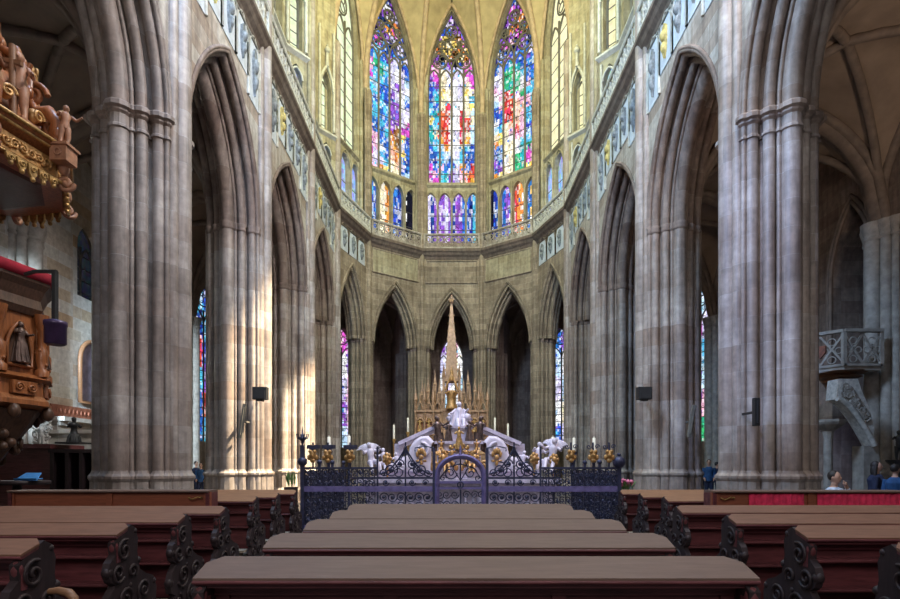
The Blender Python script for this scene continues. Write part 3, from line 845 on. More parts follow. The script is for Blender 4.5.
for sd, nm in ((-1, 'left'), (1, 'right')):
    v, r, w, s_, ys, xb = aisle(sd, nm)
    def seg(ya, yb):
        A, B = ((sd * xb, ya), (sd * xb, yb)) if sd < 0 else ((sd * xb, yb), (sd * xb, ya))
        return Frame(A, B)
    if sd < 0:
        spec = {0: None, 1: None, 2: None, 3: (22.1, .75, 8.3, 10.3, 11.3, 2, flatcol((.012, .014, .02), .4), 'small dark lancet window in the left aisle wall above the plaque', 'dark'), 4: None}
    else:
        spec = {0: None, 1: None, 2: None, 3: None, 4: None}
    for j, (ya, yb) in enumerate(zip(ys, ys[1:])):
        fr = seg(ya, yb)
        sp = spec[j]
        if sp:
            yc, a, zs0, zsp_, za, nl, fn, lab, kind = sp
            sc = (Vector((sd * xb, yc, 0)) - fr.mid).dot(fr.e)
            opening(w, fr, -fr.L / 2, fr.L / 2, 0, 14.2, sc, a, zs0, zsp_, za, .5)
            window(fr, sc, a, zs0, zsp_, za, nl, fn, lab, .45, zsp_, .5, pale_glass('unlit_glass', .8), group='aisle windows', thin=.7, roses=False)
        elif sd > 0 and j == 3:
            sc = (Vector((sd * xb, 20.1, 0)) - fr.mid).dot(fr.e)
            opening(w, fr, -fr.L / 2, fr.L / 2, 0, 14.2, sc, 1.05, .1, 8.6, 11.3, 2.6)
            h = fr.L / 2
            w.quad(fr.P(sc - 1.4, 2.55, 0), fr.P(sc + 1.4, 2.55, 0), fr.P(sc + 1.4, 2.55, 11.6), fr.P(sc - 1.4, 2.55, 11.6))
            for o_ in (.04, .2): r.tube([fr.P(sc - 1.05 - o_, -.05, 4.9)] + [fr.P(sc + s, -.05, 8.6 + z) for s, z in arch_pts(1.05, arch_c(1.05, 2.7), o_, 9)] + [fr.P(sc + 1.05 + o_, -.05, 4.9)], .08, 6)
        else:
            h = fr.L / 2
            w.quad(fr.P(-h, 0, 0), fr.P(h, 0, 0), fr.P(h, 0, 14.2), fr.P(-h, 0, 14.2))
    o = v.build('ceiling_aisle_' + nm, M['plaster'] if sd < 0 else M['plasterlit'], None); tag(o, nm + ' aisle groin vault of brown plaster', 'vault', None, 'structure')
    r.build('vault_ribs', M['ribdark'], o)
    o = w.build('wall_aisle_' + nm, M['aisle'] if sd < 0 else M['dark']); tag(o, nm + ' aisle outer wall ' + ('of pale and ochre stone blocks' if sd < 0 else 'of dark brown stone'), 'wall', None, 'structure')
    s_.build('wall_shafts', M['greystone'], o)
# ambulatory: an outer ten-sided ring of chapels
am, ar, asf, ac = MB(), MB(), MB(), MB()
OUT = [deca(15.0, a) for a in (180, 144, 108, 72, 36, 0)]
AMB = [('blue and red stained lancet far behind the second left arch', ['bcbr', 'bBcb', 'brbc', 'bcpb', 'Bbrb', 'pbcb']), ('pink and lilac lancet seen through the left turning arch', ['pkml', 'lkwp', 'lwlk', 'klpk', 'lwil']),
       ('pale central chapel window glowing behind the altar spire', ['plkw', 'lwew', 'wlwi', 'wiwl', 'ilwi', 'lrwk']), ('pale blue lancet seen through the right turning arch', ['Bbpb', 'biwl', 'wliw', 'iwel', 'pblb']), ('violet and blue stained lancet far behind the second right arch', ['bcib', 'pmlp', 'picb', 'mpip', 'lpkc', 'mkgc'])]
for i in range(5):
    fr = Frame(OUT[i], OUT[i + 1]); h = fr.L / 2
    a = .98
    so = -2.9 if i == 0 else 2.9 if i == 4 else 0
    opening(am, fr, -h, h, 0, 14.2, so, a, 3.0, 10.3, 12.3, .5)
    window(fr, so, a, 3.0, 10.3, 12.3, 3 if i == 2 else 2, chooser(AMB[i][1], .25), AMB[i][0], .45, 10.6, .55, MGfine, .14, 'ambulatory chapel windows', .8)
for i in range(6):
    x, y = OUT[i]; u = Vector((x, y - Y0, 0)).normalized(); n = Vector((-u.y, u.x, 0))
    c = Vector((0, Y0, 0))
    if i in (1, 2, 3, 4):       # wall between two chapels with its shafts
        ang = math.atan2(u.y, u.x)
        am.box(None, (3.6, .8, 13.6), mat=Matrix.Translation(c + u * 13.4 + Vector((0, 0, 6.8))) @ Matrix.Rotation(ang, 4, 'Z'))
        for rr_, s in ((11.55, 0), (11.75, .34), (11.75, -.34), (12.2, .46), (12.2, -.46)):
            p = c + u * rr_ + n * s
            asf.tube([p, p + Vector((0, 0, 10.2))], .17, 10)
            asf.lathe([(.3, 0), (.3, .5), (.24, .6), (.24, 1.2), (.28, 1.3), (.17, 1.45)], p, 8)
    # ribs across the ambulatory
    ar.tube([c + u * lerp(7.9, 11.6, k / 14) + Vector((0, 0, 9.9 + 3.4 * math.sin(PI * k / 14) ** .6)) for k in range(15)], .16, 6)
for i in range(5):
    A0, A1 = deca(7.7, 180 - 36 * i), deca(7.7, 144 - 36 * i); B0, B1 = OUT[i], OUT[i + 1]
    N = 10; vs, fs = [], []
    for a in range(N + 1):
        for b in range(N + 1):
            p = Vector((*A0, 0)).lerp(Vector((*A1, 0)), a / N).lerp(Vector((*B0, 0)).lerp(Vector((*B1, 0)), a / N), b / N)
            z = 10.0 + 3.9 * max(math.sqrt(max(0, 1 - (2 * a / N - 1) ** 2)), math.sqrt(max(0, 1 - (2 * b / N - 1) ** 2)))
            vs.append((p.x, p.y, z))
    for a in range(N):
        for b in range(N): fs.append((a * (N + 1) + b, a * (N + 1) + b + 1, (a + 1) * (N + 1) + b + 1, (a + 1) * (N + 1) + b))
    ac.add(vs, fs, True)
    fr = Frame(A0, A1)
    m1 = Frame(B0, B1)
    for s0, s1 in ((A0, B1), (A1, B0)):
        ar.tube([Vector((lerp(s0[0], s1[0], k / 14), lerp(s0[1], s1[1], k / 14), 9.9 + 3.8 * math.sqrt(max(0, 1 - (2 * k / 14 - 1) ** 2)))) for k in range(15)], .12, 6)
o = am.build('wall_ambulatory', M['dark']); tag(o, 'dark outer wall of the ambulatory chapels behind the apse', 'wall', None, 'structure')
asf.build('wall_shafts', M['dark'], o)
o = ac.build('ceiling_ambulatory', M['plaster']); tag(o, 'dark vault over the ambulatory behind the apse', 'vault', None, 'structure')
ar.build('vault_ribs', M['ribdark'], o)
# ------------------------------------------------------------------ pews
def spiral(mb, c, ax, ay, r0, turns, r, sgn=1, n=None, a0=0, k=5, rend=.15):
    c, ax, ay = Vector(c), Vector(ax), Vector(ay)
    n = n or int(12 * turns) + 2
    pts = []
    for i in range(n + 1):
        t = i / n; a = a0 + sgn * 2 * PI * turns * t; rr = r0 * lerp(1, rend, t)
        pts.append(c + (ax * math.cos(a) + ay * math.sin(a)) * rr)
    mb.tube(pts, r, k)
YZX = Matrix(((0, 0, 1, 0), (1, 0, 0, 0), (0, 1, 0, 0), (0, 0, 0, 1)))     # polygon (y,z) extruded along x
END_POLY = [(-.06, 0), (.62, 0), (.66, .08), (.60, .18), (.62, .40), (.56, .52), (.44, .56), (.34, .62), (.30, .78), (.31, .90), (.27, 1.0), (.20, 1.035), (.02, .94),
            (-.03, .90), (-.02, .80), (-.09, .74), (-.12, .66), (-.08, .58), (-.02, .54), (-.10, .46), (-.15, .36), (-.12, .26), (-.04, .22), (-.11, .14), (-.12, .05)]
def make_pew(W, label, group, stiles=3, end_l=True, end_r=True, top='woodtop'):
    root = thing('pew', label, 'pew', (0, 0, 0), 0, group)
    t = MB()        # sloping book rest with a rounded nosing and rounded ends
    def slab(z_off, th, gx, gy):
        h = W / 2 + gx; cr = .07
        pl = [(-h, -gy), (h, -gy), (h, .22 - cr), (h - cr, .22), (-h + cr, .22), (-h, .22 - cr)]
        sl = .072 / .22
        vs = [(x, y, .962 + (y) * sl + z_off) for x, y in pl] + [(x, y, .962 + y * sl + z_off + th) for x, y in pl]
        n = len(pl)
        t.add(vs, [tuple(range(n - 1, -1, -1)), tuple(range(n, 2 * n))] + [(i, (i + 1) % n, n + (i + 1) % n, n + i) for i in range(n)])
    slab(-.006, .018, 0, .012)
    tt = t; t.build('book_rest', M[top], root); t = MB()
    slab(-.028, .021, -.004, .006); slab(-.052, .024, -.03, -.012)
    t.tube([(-W / 2, -.01, .948), (W / 2, -.01, .948)], .011, 6)
    t.build('nosing', M['wood'], root)
    b = MB()
    b.box((0, .15, .72), (W - .1, .03, .46)); b.box((0, .15, .34), (W - .1, .03, .36))
    b.box((0, .115, .885), (W - .1, .03, .055))
    for k in range(stiles + 1):
        x = -W / 2 + .1 + (W - .2) * k / stiles
        b.box((x, .128, .73), (.075, .02, .33))
    b.build('back_panel', M['wood'], root)
    r = MB()
    for z, d_ in ((.77, .10), (.535, .13)):
        r.box((0, .15 - d_ / 2, z), (W - .12, d_, .035)); r.tube([(-W / 2 + .06, .15 - d_, z), (W / 2 - .06, .15 - d_, z)], .018, 6)
    r.build('ledge', M['wood'], root)
    s = MB(); s.box((0, .36, .44), (W - .12, .40, .04)); s.tube([(-W / 2 + .06, .56, .44), (W / 2 - .06, .56, .44)], .02, 6); s.box((0, .50, .24), (W - .12, .03, .36))
    s.build('seat', M['wood'], root)
    kn = MB(); kn.box((0, -.12, .17), (W - .14, .22, .035)); kn.box((0, -.05, .08), (W - .3, .04, .15))
    kn.build('kneeler', M['woodpale'], root)
    for sg in (-1, 1):
        e = MB(); x = sg * (W / 2 - .035)
        e.prism(END_POLY, x - .03, x + .03, YZX)
        if (sg < 0 and end_l) or (sg > 0 and end_r):
            xo = x + sg * .035
            for cy, cz, rr, dr, tn in ((.10, .82, .10, 1, 1.5), (.02, .64, .09, -1, 1.5), (.22, .62, .07, 1, 1.3), (.12, .40, .13, 1, 1.7), (.40, .42, .10, -1, 1.5), (.02, .14, .09, -1, 1.4), (.30, .16, .12, 1, 1.6), (.50, .14, .08, -1, 1.3)):
                spiral(e, (xo, cy, cz), (0, 1, 0), (0, 0, 1), rr, tn, .015, dr, a0=cz * 9)
            for cy, cz, rr in ((-.085, .66, .055), (-.115, .36, .06), (-.09, .10, .05), (.58, .1, .05), (.33, .70, .045), (.27, .97, .04), (.58, .46, .05), (.12, .27, .04), (.2, .5, .04)):
                e.ball((x, cy, cz), (.045, rr * .85, rr * .85), 8, 6)
        e.build('carved_end', M['woodend'], root)
        v = MB(); 
        v.ball((x, .0, .865), (.04, .035, .06), 8, 6)
        v.box((x, .02, .80), (.07, .05, .14))
        v.build('scroll_post', M['wood'], root)
    return root
def place_pews(W, xc, rows, group, labels, **kw):
    proto = None
    for (y, lab) in zip(rows, labels):
        if proto is None:
            proto = make_pew(W, lab, group, **kw); o = proto
        else:
            o = copy_tree(proto); o['label'] = lab
        o.location = (xc, y, 0)
def order(n): return ['nearest', 'second', 'third', 'fourth', 'fifth', 'sixth'][n]
place_pews(2.93, .015, [2.81, 3.86, 4.92, 5.98, 7.0], 'pews of the central block',
           ['widest pew of the central block, nearest at the bottom edge', 'second pew of the central block, right behind the widest one', 'middle pew of the five in the central block', 'fourth pew of the central block, second from the iron screen', 'last pew of the central block, closest to the iron screen'])
place_pews(3.1, -2.93 - 1.55, [3.56, 4.58, 5.60, 6.62], 'pews of the left block',
           ['left block pew cut off by the bottom left corner', 'left block pew second from the corner, with carved dark end', 'left block pew third from the corner, with carved dark end', 'left block pew just in front of the reddish kneeling desk'], stiles=4, top='woodside')
place_pews(3.1, 2.77 + 1.55, [3.36, 4.39, 5.48, 6.75], 'pews of the right block',
           ['right block pew cut off by the bottom right corner', 'right block pew second from the corner, with carved dark end', 'right block pew third from the corner, with lit top', 'right block pew just in front of the red cloth desk'], stiles=4, top='woodside')
place_pews(2.9, -3.37 - 1.45, [8.95, 10.1, 11.3], 'side pews behind the left kneeling desk',
           ['side pew directly behind the left reddish desk', 'middle side pew of three behind the left reddish desk', 'farthest left side pew, next to the iron screen corner'], stiles=4, top='woodorange')
place_pews(2.9, 3.48 + 1.45, [8.95, 10.1, 11.3], 'side pews behind the right kneeling desk',
           ['side pew directly behind the red cloth desk', 'middle side pew of three behind the red cloth desk', 'farthest right side pew, next to the iron screen corner'], stiles=4, top='woodorange')
# kneeling desks that close the side blocks
def desk(x0, x1, y, z, nm_label, cloth, parts):
    root = thing('kneeling_desk', nm_label, 'desk', ((x0 + x1) / 2, y, 0))
    W = x1 - x0
    t = MB(); t.box((0, .14, z - .02), (W + .06, .34, .035)); t.tube([(-W / 2 - .03, -.03, z - .02), (W / 2 + .03, -.03, z - .02)], .018, 6)
    t.build('top', M['woodtop'], root)
    f = MB(); f.box((0, .05, z / 2), (W, .04, z - .06))
    for k in range(parts + 1): f.box((-W / 2 + W * k / parts, .03, z / 2), (.09, .06, z - .06))
    f.box((0, .02, z * .55), (W, .05, .05)); f.box((0, .02, .08), (W, .06, .16))
    f.build('front_panel', M['woodred'], root)
    for sg in (-1, 1): e = MB(); e.box((sg * (W / 2 + .01), .14, z / 2 - .02), (.05, .32, z - .04)); e.build('side_panel', M['wood'], root)
    # small carved loop handle near the inner end
    hd = MB(); hx = (W / 2 - .18) * (1 if x0 < 0 else -1)
    hd.tube([(hx - .1, -.01, z - .11), (hx - .05, -.03, z - .14), (hx, -.03, z - .125), (hx + .05, -.03, z - .10), (hx + .1, -.01, z - .12)], .012, 6)
    hd.ball((hx + .1, -.015, z - .115), .02, 6, 4)
    hd.build('handle', M['oldgilt'], root)
    if cloth:
        pw = W / parts
        for k in range(parts):
            c = MB(); a0, a1 = -W / 2 + pw * k + .1, -W / 2 + pw * (k + 1) - .1
            if k == 0: a0 += .42
            n = int((a1 - a0) / .02)
            vs, fs = [], []
            for i in range(n + 1):
                x = lerp(a0, a1, i / n); yy = .012 + .014 * math.sin(i * 1.35) + .006 * math.sin(i * .37)
                vs += [(x, yy, z - .05), (x, yy - .012, z - .35), (x, yy, z - .62)]
            for i in range(n):
                fs += [(3 * i, 3 * i + 3, 3 * i + 4, 3 * i + 1), (3 * i + 1, 3 * i + 4, 3 * i + 5, 3 * i + 2)]
            c.add(vs, fs, True)
            c.build('pleated_cloth', M['crimson'], root)
    return root
desk(-6.84, -3.84, 8.3, 1.18, 'reddish brown kneeling desk with plain panels before the left pillar', False, 2)
desk(3.94, 6.88, 8.3, 1.175, 'kneeling desk hung with crimson pleated cloth before the right pillar', True, 2)
# light bent wood armrest by the left corner pew
ar_ = MB(); ar_.tube([(-2.87, 3.72, .69), (-2.79, 3.70, .70), (-2.71, 3.68, .69), (-2.66, 3.66, .66), (-2.65, 3.66, .55), (-2.65, 3.67, 0.0)], [.02, .026, .03, .028, .022, .022], 8)
tag(ar_.build('bent_wood_rail', M['woodorange']), 'light brown bent wood rail beside the left corner pew', 'rail')

# ------------------------------------------------------------------ wrought iron screen in front of the tomb
YF = 13.0
def X(px, d=YF): return (px - CX) * d / F + CAMX
def Z(py, d=YF): return EYE + (HY - py) * d / F
scr = thing('iron_screen', 'blue black wrought iron screen of scrollwork with arched gate before the marble tomb', 'screen', (.145, YF, 0))
def SX(px): return X(px) - .145
for px_, ztop, w_ in ((302.5, 2.05, .09), (377.5, 2.02, .045), (434, 1.98, .07), (487, 1.98, .07), (540.5, 2.02, .045), (619, 1.60, .09)):
    posts = MB(); posts.box((SX(px_), 0, ztop / 2), (w_, w_, ztop)); posts.build('post', M['iron'], scr)
fin = MB(); x = SX(302.5)
fin.ball((x, 0, 1.66), .115, 12, 8)
fin.lathe([(.03, 1.9), (.045, 2.0), (.02, 2.05), (.05, 2.16), (.11, 2.24), (.03, 2.22), (.015, 2.42), (0.004, 2.5)], (x, 0, 0), 8)
for a in range(6):
    an = a * PI / 3; fin.tube([(x + math.cos(an) * .05, math.sin(an) * .05, 2.18), (x + math.cos(an) * .13, math.sin(an) * .13, 2.22), (x + math.cos(an) * .15, math.sin(an) * .15, 2.32)], .014, 5)
fin.build('crowned_finial', M['iron'], scr); fin = MB()
x = SX(619); fin.ball((x, 0, 1.64), .15, 12, 8); fin.ball((x, 0, 1.82), .05, 8, 6)
fin.build('ball_finial', M['iron'], scr)
for a_, b_ in ((302.5, 434), (487, 619)):
    rails = MB()
    rails.box(((SX(a_) + SX(b_)) / 2, 0, 1.0), (SX(b_) - SX(a_), .06, .13))
    rails.box(((SX(a_) + SX(b_)) / 2, 0, .08), (SX(b_) - SX(a_), .08, .10))
    rails.build('violet_lit_rail', M['ironvioletlit'], scr)['label'] = 'lower rail with violet light in its colour'
for a_, b_, z_ in ((352, 434, Z(478)), (487, 560, Z(478)), (302.5, 377.5, 1.5), (540.5, 619, 1.5)):
    r2 = MB(); r2.box(((SX(a_) + SX(b_)) / 2, 0, z_), (SX(b_) - SX(a_), .04, .05)); r2.build('upper_rail', M['iron'], scr)
EX, EZ = (1, 0, 0), (0, 0, 1)
def dense_panel(x0, x1, z0, z1, par, y=0.0, ax=None):
    """thicket of bars, C-scrolls and leaves"""
    mb = MB(); n = max(4, int((x1 - x0) / .13))
    def P(u, v, o=0): return (u, y + o, v) if ax is None else (ax, u, v)
    A = (1, 0, 0) if ax is None else (0, 1, 0)
    for i in range(n + 1):
        u = lerp(x0, x1, i / n); mb.tube([P(u, z0), P(u, z1)], .013, 4)
    nz = max(2, int((z1 - z0) / .2))
    w = (x1 - x0) / n
    for i in range(n):
        for j in range(nz):
            u = lerp(x0, x1, (i + .5) / n); v = lerp(z0, z1, (j + .5) / nz)
            spiral(mb, P(u - w * .12, v + .03, .02), A, EZ, .078, 1.3, .013, 1 if (i + j) % 2 else -1, a0=i * 1.7 + j, k=4, n=10)
            spiral(mb, P(u + w * .2, v - .05, -.02), A, EZ, .06, 1.2, .012, -1 if (i + j) % 2 else 1, a0=j * 2.1, k=4, n=9)
            if (i + j) % 2 == 0: mb.ball(P(u, v), (.035, .03, .05), 5, 4)
    return mb.build('dense_scrollwork', M['iron'], par)
dense_panel(SX(305), SX(375), .14, 1.5, scr); dense_panel(SX(543), SX(617), .14, 1.5, scr)
def crest(px0, px1, par, flip):
    """ogee cresting with big rings over the lower scroll panels"""
    mb = MB(); x0, x1 = SX(px0), SX(px1); xm = (x0 + x1) / 2; w = (x1 - x0) / 2
    zt = Z(478)
    for sg in (-1, 1):
        pts = []
        for k in range(13):
            t = k / 12
            xx = w * (1 - t) ** 1.0; zz = zt + .10 + .62 * (t ** 1.9)
            pts.append((xm + sg * xx, 0, zz))
        mb.tube(pts, .022, 6)
        mb.tube([(p[0] * .86 + xm * .14, 0, p[2] - .05) for p in pts], .014, 5)
        spiral(mb, (xm + sg * w * .56, 0, zt + .20), EX, EZ, .19, 1.8, .02, sg, a0=PI / 2)
        spiral(mb, (xm + sg * w * .24, 0, zt + .34), EX, EZ, .12, 1.6, .018, -sg, a0=0)
        spiral(mb, (xm + sg * w * .84, 0, zt + .12), EX, EZ, .10, 1.4, .016, -sg)
        for cx, cz, rr in ((.56, .20, .055), (.24, .34, .045), (.84, .12, .03)): mb.ball((xm + sg * w * cx, 0, zt + cz), (rr, .03, rr), 8, 5)
        mb.torus((xm + sg * w * .26, 0, zt + .13), .1, .016, EX, EZ, 14, 5)
        # between the rails and below
        for row, (za, zb) in enumerate(((1.07, zt - .03), (.14, .92))):
            for q in range(2 if row == 0 else 3):
                u = xm + sg * w * (.25 + .5 * q) if row == 0 else xm + sg * w * (.18 + .32 * q)
                zc = (za + zb) / 2
                rr = min(.11, (zb - za) / 2)
                if row == 0: spiral(mb, (u, 0, zc), EX, EZ, rr, 1.5, .015, sg if q else -sg); mb.ball((u, 0, zc), (.04, .03, .04), 7, 5)
                else:
                    for zz in (.80, .58, .36): spiral(mb, (u, 0, zz), EX, EZ, .12, 1.6, .015, sg if q % 2 else -sg); mb.ball((u, 0, zz), (.04, .03, .04), 7, 5)
    mb.tube([(xm, 0, .14), (xm, 0, zt + .86)], .02, 6); mb.ball((xm, 0, zt + .74), .035, 8, 6)
    # bracket rod that turns over the emblem beside the gate
    gx = SX(434 if px1 < 440 else 487); ox = SX(415 if px1 < 440 else 506)
    mb.tube([(gx, 0, 1.98), ((gx + ox) / 2, 0, 2.03), (ox, 0, 1.98), (ox, 0, 1.90)], .016, 6)
    return mb.build('scroll_crest', M['iron'], par)
crest(379, 432, scr, 1); crest(489, 539, scr, -1)
gate = MB(); x0, x1 = SX(437), SX(484); gm = (x0 + x1) / 2; gw = (x1 - x0) / 2
gp = [(x0, 0, 0), (x0, 0, 1.30)] + [(gm - gw * math.cos(PI * k / 12), 0, 1.30 + .48 * math.sin(PI * k / 12)) for k in range(1, 12)] + [(x1, 0, 1.30), (x1, 0, 0)]
gate.tube(gp, .065, 8); gate.tube([(p[0], -.05, p[2] + .02) for p in gp], .025, 6)
for z in (1.02, 1.16, .1): gate.box((gm, 0, z), (2 * gw, .05, .06))
gate.lathe([(.03, 1.76), (.06, 1.82), (.02, 1.88), (.035, 1.95), (.004, 2.06)], (gm, 0, 0), 8)
gf = gate.build('gate_frame', M['ironvioletlit'], scr)
gl = MB()
for sg in (-1, 1):
    spiral(gl, (gm + sg * .24, 0, 1.38), EX, EZ, .16, 1.5, .016, sg); spiral(gl, (gm + sg * .42, 0, 1.26), EX, EZ, .09, 1.3, .014, -sg)
    gl.tube([(gm + sg * .55, 0, 1.18), (gm + sg * .3, 0, 1.52), (gm, 0, 1.60)], .016, 5); gl.tube([(gm, 0, 1.2), (gm + sg * .18, 0, 1.5), (gm + sg * .1, 0, 1.66)], .014, 5)
    for u in (.14, .34, .5):
        for z in (.86, .62, .38): spiral(gl, (gm + sg * u, 0, z), EX, EZ, .10, 1.5, .014, sg if z != .62 else -sg)
gl.tube([(gm, 0, .1), (gm, 0, 1.75)], .02, 6); gl.torus((gm, -.02, 1.10), .07, .02, EX, EZ, 12, 5)
gl.build('gate_scrollwork', M['iron'], scr)
for px_ in (313, 328, 350, 571, 593, 609):
    g = MB(); x = SX(px_); zc = Z(455)
    g.ball((x, -.02, zc), (.085, .07, .115), 10, 8); g.ball((x, -.085, zc - .01), (.022, .03, .035), 6, 5)
    for sg in (-1, 1): g.ball((x + sg * .085, -.02, zc - .06), (.05, .05, .07), 7, 5); g.ball((x + sg * .05, -.05, zc + .08), (.05, .04, .05), 7, 5)
    g.ball((x, -.03, zc - .13), (.07, .05, .06), 7, 5)
    o = g.build('gilded_mask', M['gilt'], scr); o['label'] = 'gilded mask on the screen'
    c = MB(); c.tube([(x, 0, 1.5), (x, 0, zc + .3)], .022, 6)
    if px_ < 400:
        c.prism([(-.13, -.06), (.13, -.06), (.17, .06), (-.17, .06)], zc + .15, zc + .24, Matrix.Translation((x, 0, 0))); c.prism([(-.08, -.05), (.08, -.05), (.08, .05), (-.08, .05)], zc + .1, zc + .16, Matrix.Translation((x, 0, 0)))
    else:
        for sg in (-1, 1): spiral(c, (x + sg * .1, 0, zc + .2), EX, EZ, .06, 1.2, .013, sg)
    c.build('mask_bracket', M['iron'], o)
for sx, nm in ((302.5, 'left'), (619, 'right')):
    x = X(sx)
    sf = thing('iron_side_screen', '%s side return of the iron screen running back beside the tomb' % nm, 'screen', (x, YF, 0))
    dense_panel(.15, 5.0, .14, 1.35, sf, ax=0.0)
    rb = MB()
    for z in (.1, .75, 1.4): rb.box((0, 2.55, z), (.05, 4.9, .06))
    for y in (1.7, 3.3, 5.0): rb.box((0, y, .8), (.07, .07, 1.6)); rb.ball((0, y, 1.66), .07, 8, 6)
    rb.build('rails_and_posts', M['iron'], sf)

# ------------------------------------------------------------------ marble tomb behind the screen
tomb = thing('marble_tomb', 'white marble tomb monument, violet light in its colour, with scrolls, cherubs and gilded reliefs', 'tomb', (.13, 16.2, 0))
YT = 16.0
def TX(px, d=15.4): return (px - CX) * d / F - .25
def TZ(py, d=15.4): return EYE + (HY - py) * d / F
def figure(mb, base, h, face=0.0, arm=(.5, .2), lean=0.0, seated=False, wings=False, robe=False):
    """small sculpted human figure: head, neck, chest, hips, bent arms, legs"""
    B = Matrix.Translation(Vector(base)) @ Matrix.Rotation(face, 4, 'Z') @ Matrix.Rotation(lean, 4, 'Y') @ Matrix.Scale(h, 4)
    def p(x, y, z): return B @ Vector((x, y, z))
    def tb(pts, rs, n=8): mb.tube([p(*q) for q in pts], [r * h for r in rs], n)
    def bl(c, r, a=9, b=7): mb.ball(p(*c), tuple(k * h for k in r), a, b)
    hip = .50 if not seated else .30
    sh = hip + .32
    tb([(0, 0, hip - .05), (0, 0, hip + .06), (0, .005, hip + .16), (0, 0, sh - .04), (0, 0, sh + .02), (0, -.005, sh + .07)], [.085, .10, .085, .115, .08, .04], 10)
    bl((0, -.012, sh + .135), (.062, .072, .082)); bl((0, .015, sh + .16), (.068, .07, .065)); bl((0, -.085, sh + .125), (.012, .018, .018), 5, 4)
    for s in (-1, 1):
        ax_, az = (arm if isinstance(arm[0], (int, float)) else arm[0 if s < 0 else 1])
        tb([(s * .105, 0, sh - .01), (s * (.14 + .09 * ax_), -.05, sh - .15 + .16 * az), (s * (.12 + .16 * ax_), -.17, sh - .20 + .34 * az)], [.045, .036, .028], 7)
        bl((s * (.12 + .17 * ax_), -.20, sh - .20 + .36 * az), (.03, .035, .028), 6, 5)
        if not robe:
            if seated: tb([(s * .06, 0, hip - .02), (s * .09, -.24, hip), (s * .085, -.24, .04), (s * .09, -.31, .02)], [.078, .06, .042, .032], 8)
            else: tb([(s * .05, 0, hip), (s * .07, -.03 * (1 + s), hip * .5), (s * .065, .02, .05), (s * .07, -.07, .015)], [.078, .055, .036, .03], 8)
        if wings:
            for q in range(5):
                an = .5 + q * .22
                tb([(s * .05, .09, sh - .03), (s * (.05 + .20 * math.cos(an)), .13, sh - .03 + .22 * math.sin(an)), (s * (.06 + (.30 - q * .02) * math.cos(an - .2)), .15, sh - .05 + (.34 - q * .03) * math.sin(an - .2))], [.03, .045, .012], 6)
    if robe:
        B2 = B
        mb.lathe([(k * h, z * h) for k, z in ((.19, 0), (.17, .06), (.15, .25), (.12, hip - .02), (.1, hip + .06))], M=Matrix.Translation(Vector(base)) @ Matrix.Rotation(face, 4, 'Z'), n=12)
        for q in range(9):
            an = q * 2 * PI / 9
            tb([(math.cos(an) * .11, math.sin(an) * .11, hip), (math.cos(an) * .155, math.sin(an) * .155, .2), (math.cos(an + .1) * .19, math.sin(an + .1) * .19, .01)], [.02, .03, .03], 5)
base = MB()
base.box((0, .5, .52), (5.2, 3.2, 1.04)); base.box((0, .5, .12), (5.5, 3.5, .24)); base.box((0, .5, 1.14), (5.65, 3.6, .12)); base.box((0, .5, 1.04), (5.4, 3.4, .10)); base.box((0, .6, 1.3), (4.6, 2.8, .24))
base.build('base', M['marbleshade'], tomb)
rel = MB()
for k in range(9):
    x = -2.35 + k * .5875
    rel.torus((x, -1.12, .6), .19, .035, EX, EZ, 16, 6); rel.ball((x, -1.1, .6), (.11, .05, .13), 8, 6)
    for sg in (-1, 1): spiral(rel, (x + sg * .2, -1.12, .92), EX, EZ, .08, 1.3, .022, sg); spiral(rel, (x + sg * .2, -1.12, .30), EX, EZ, .08, 1.3, .022, -sg)
rel.build('relief_band', M['marbleshade'], tomb)
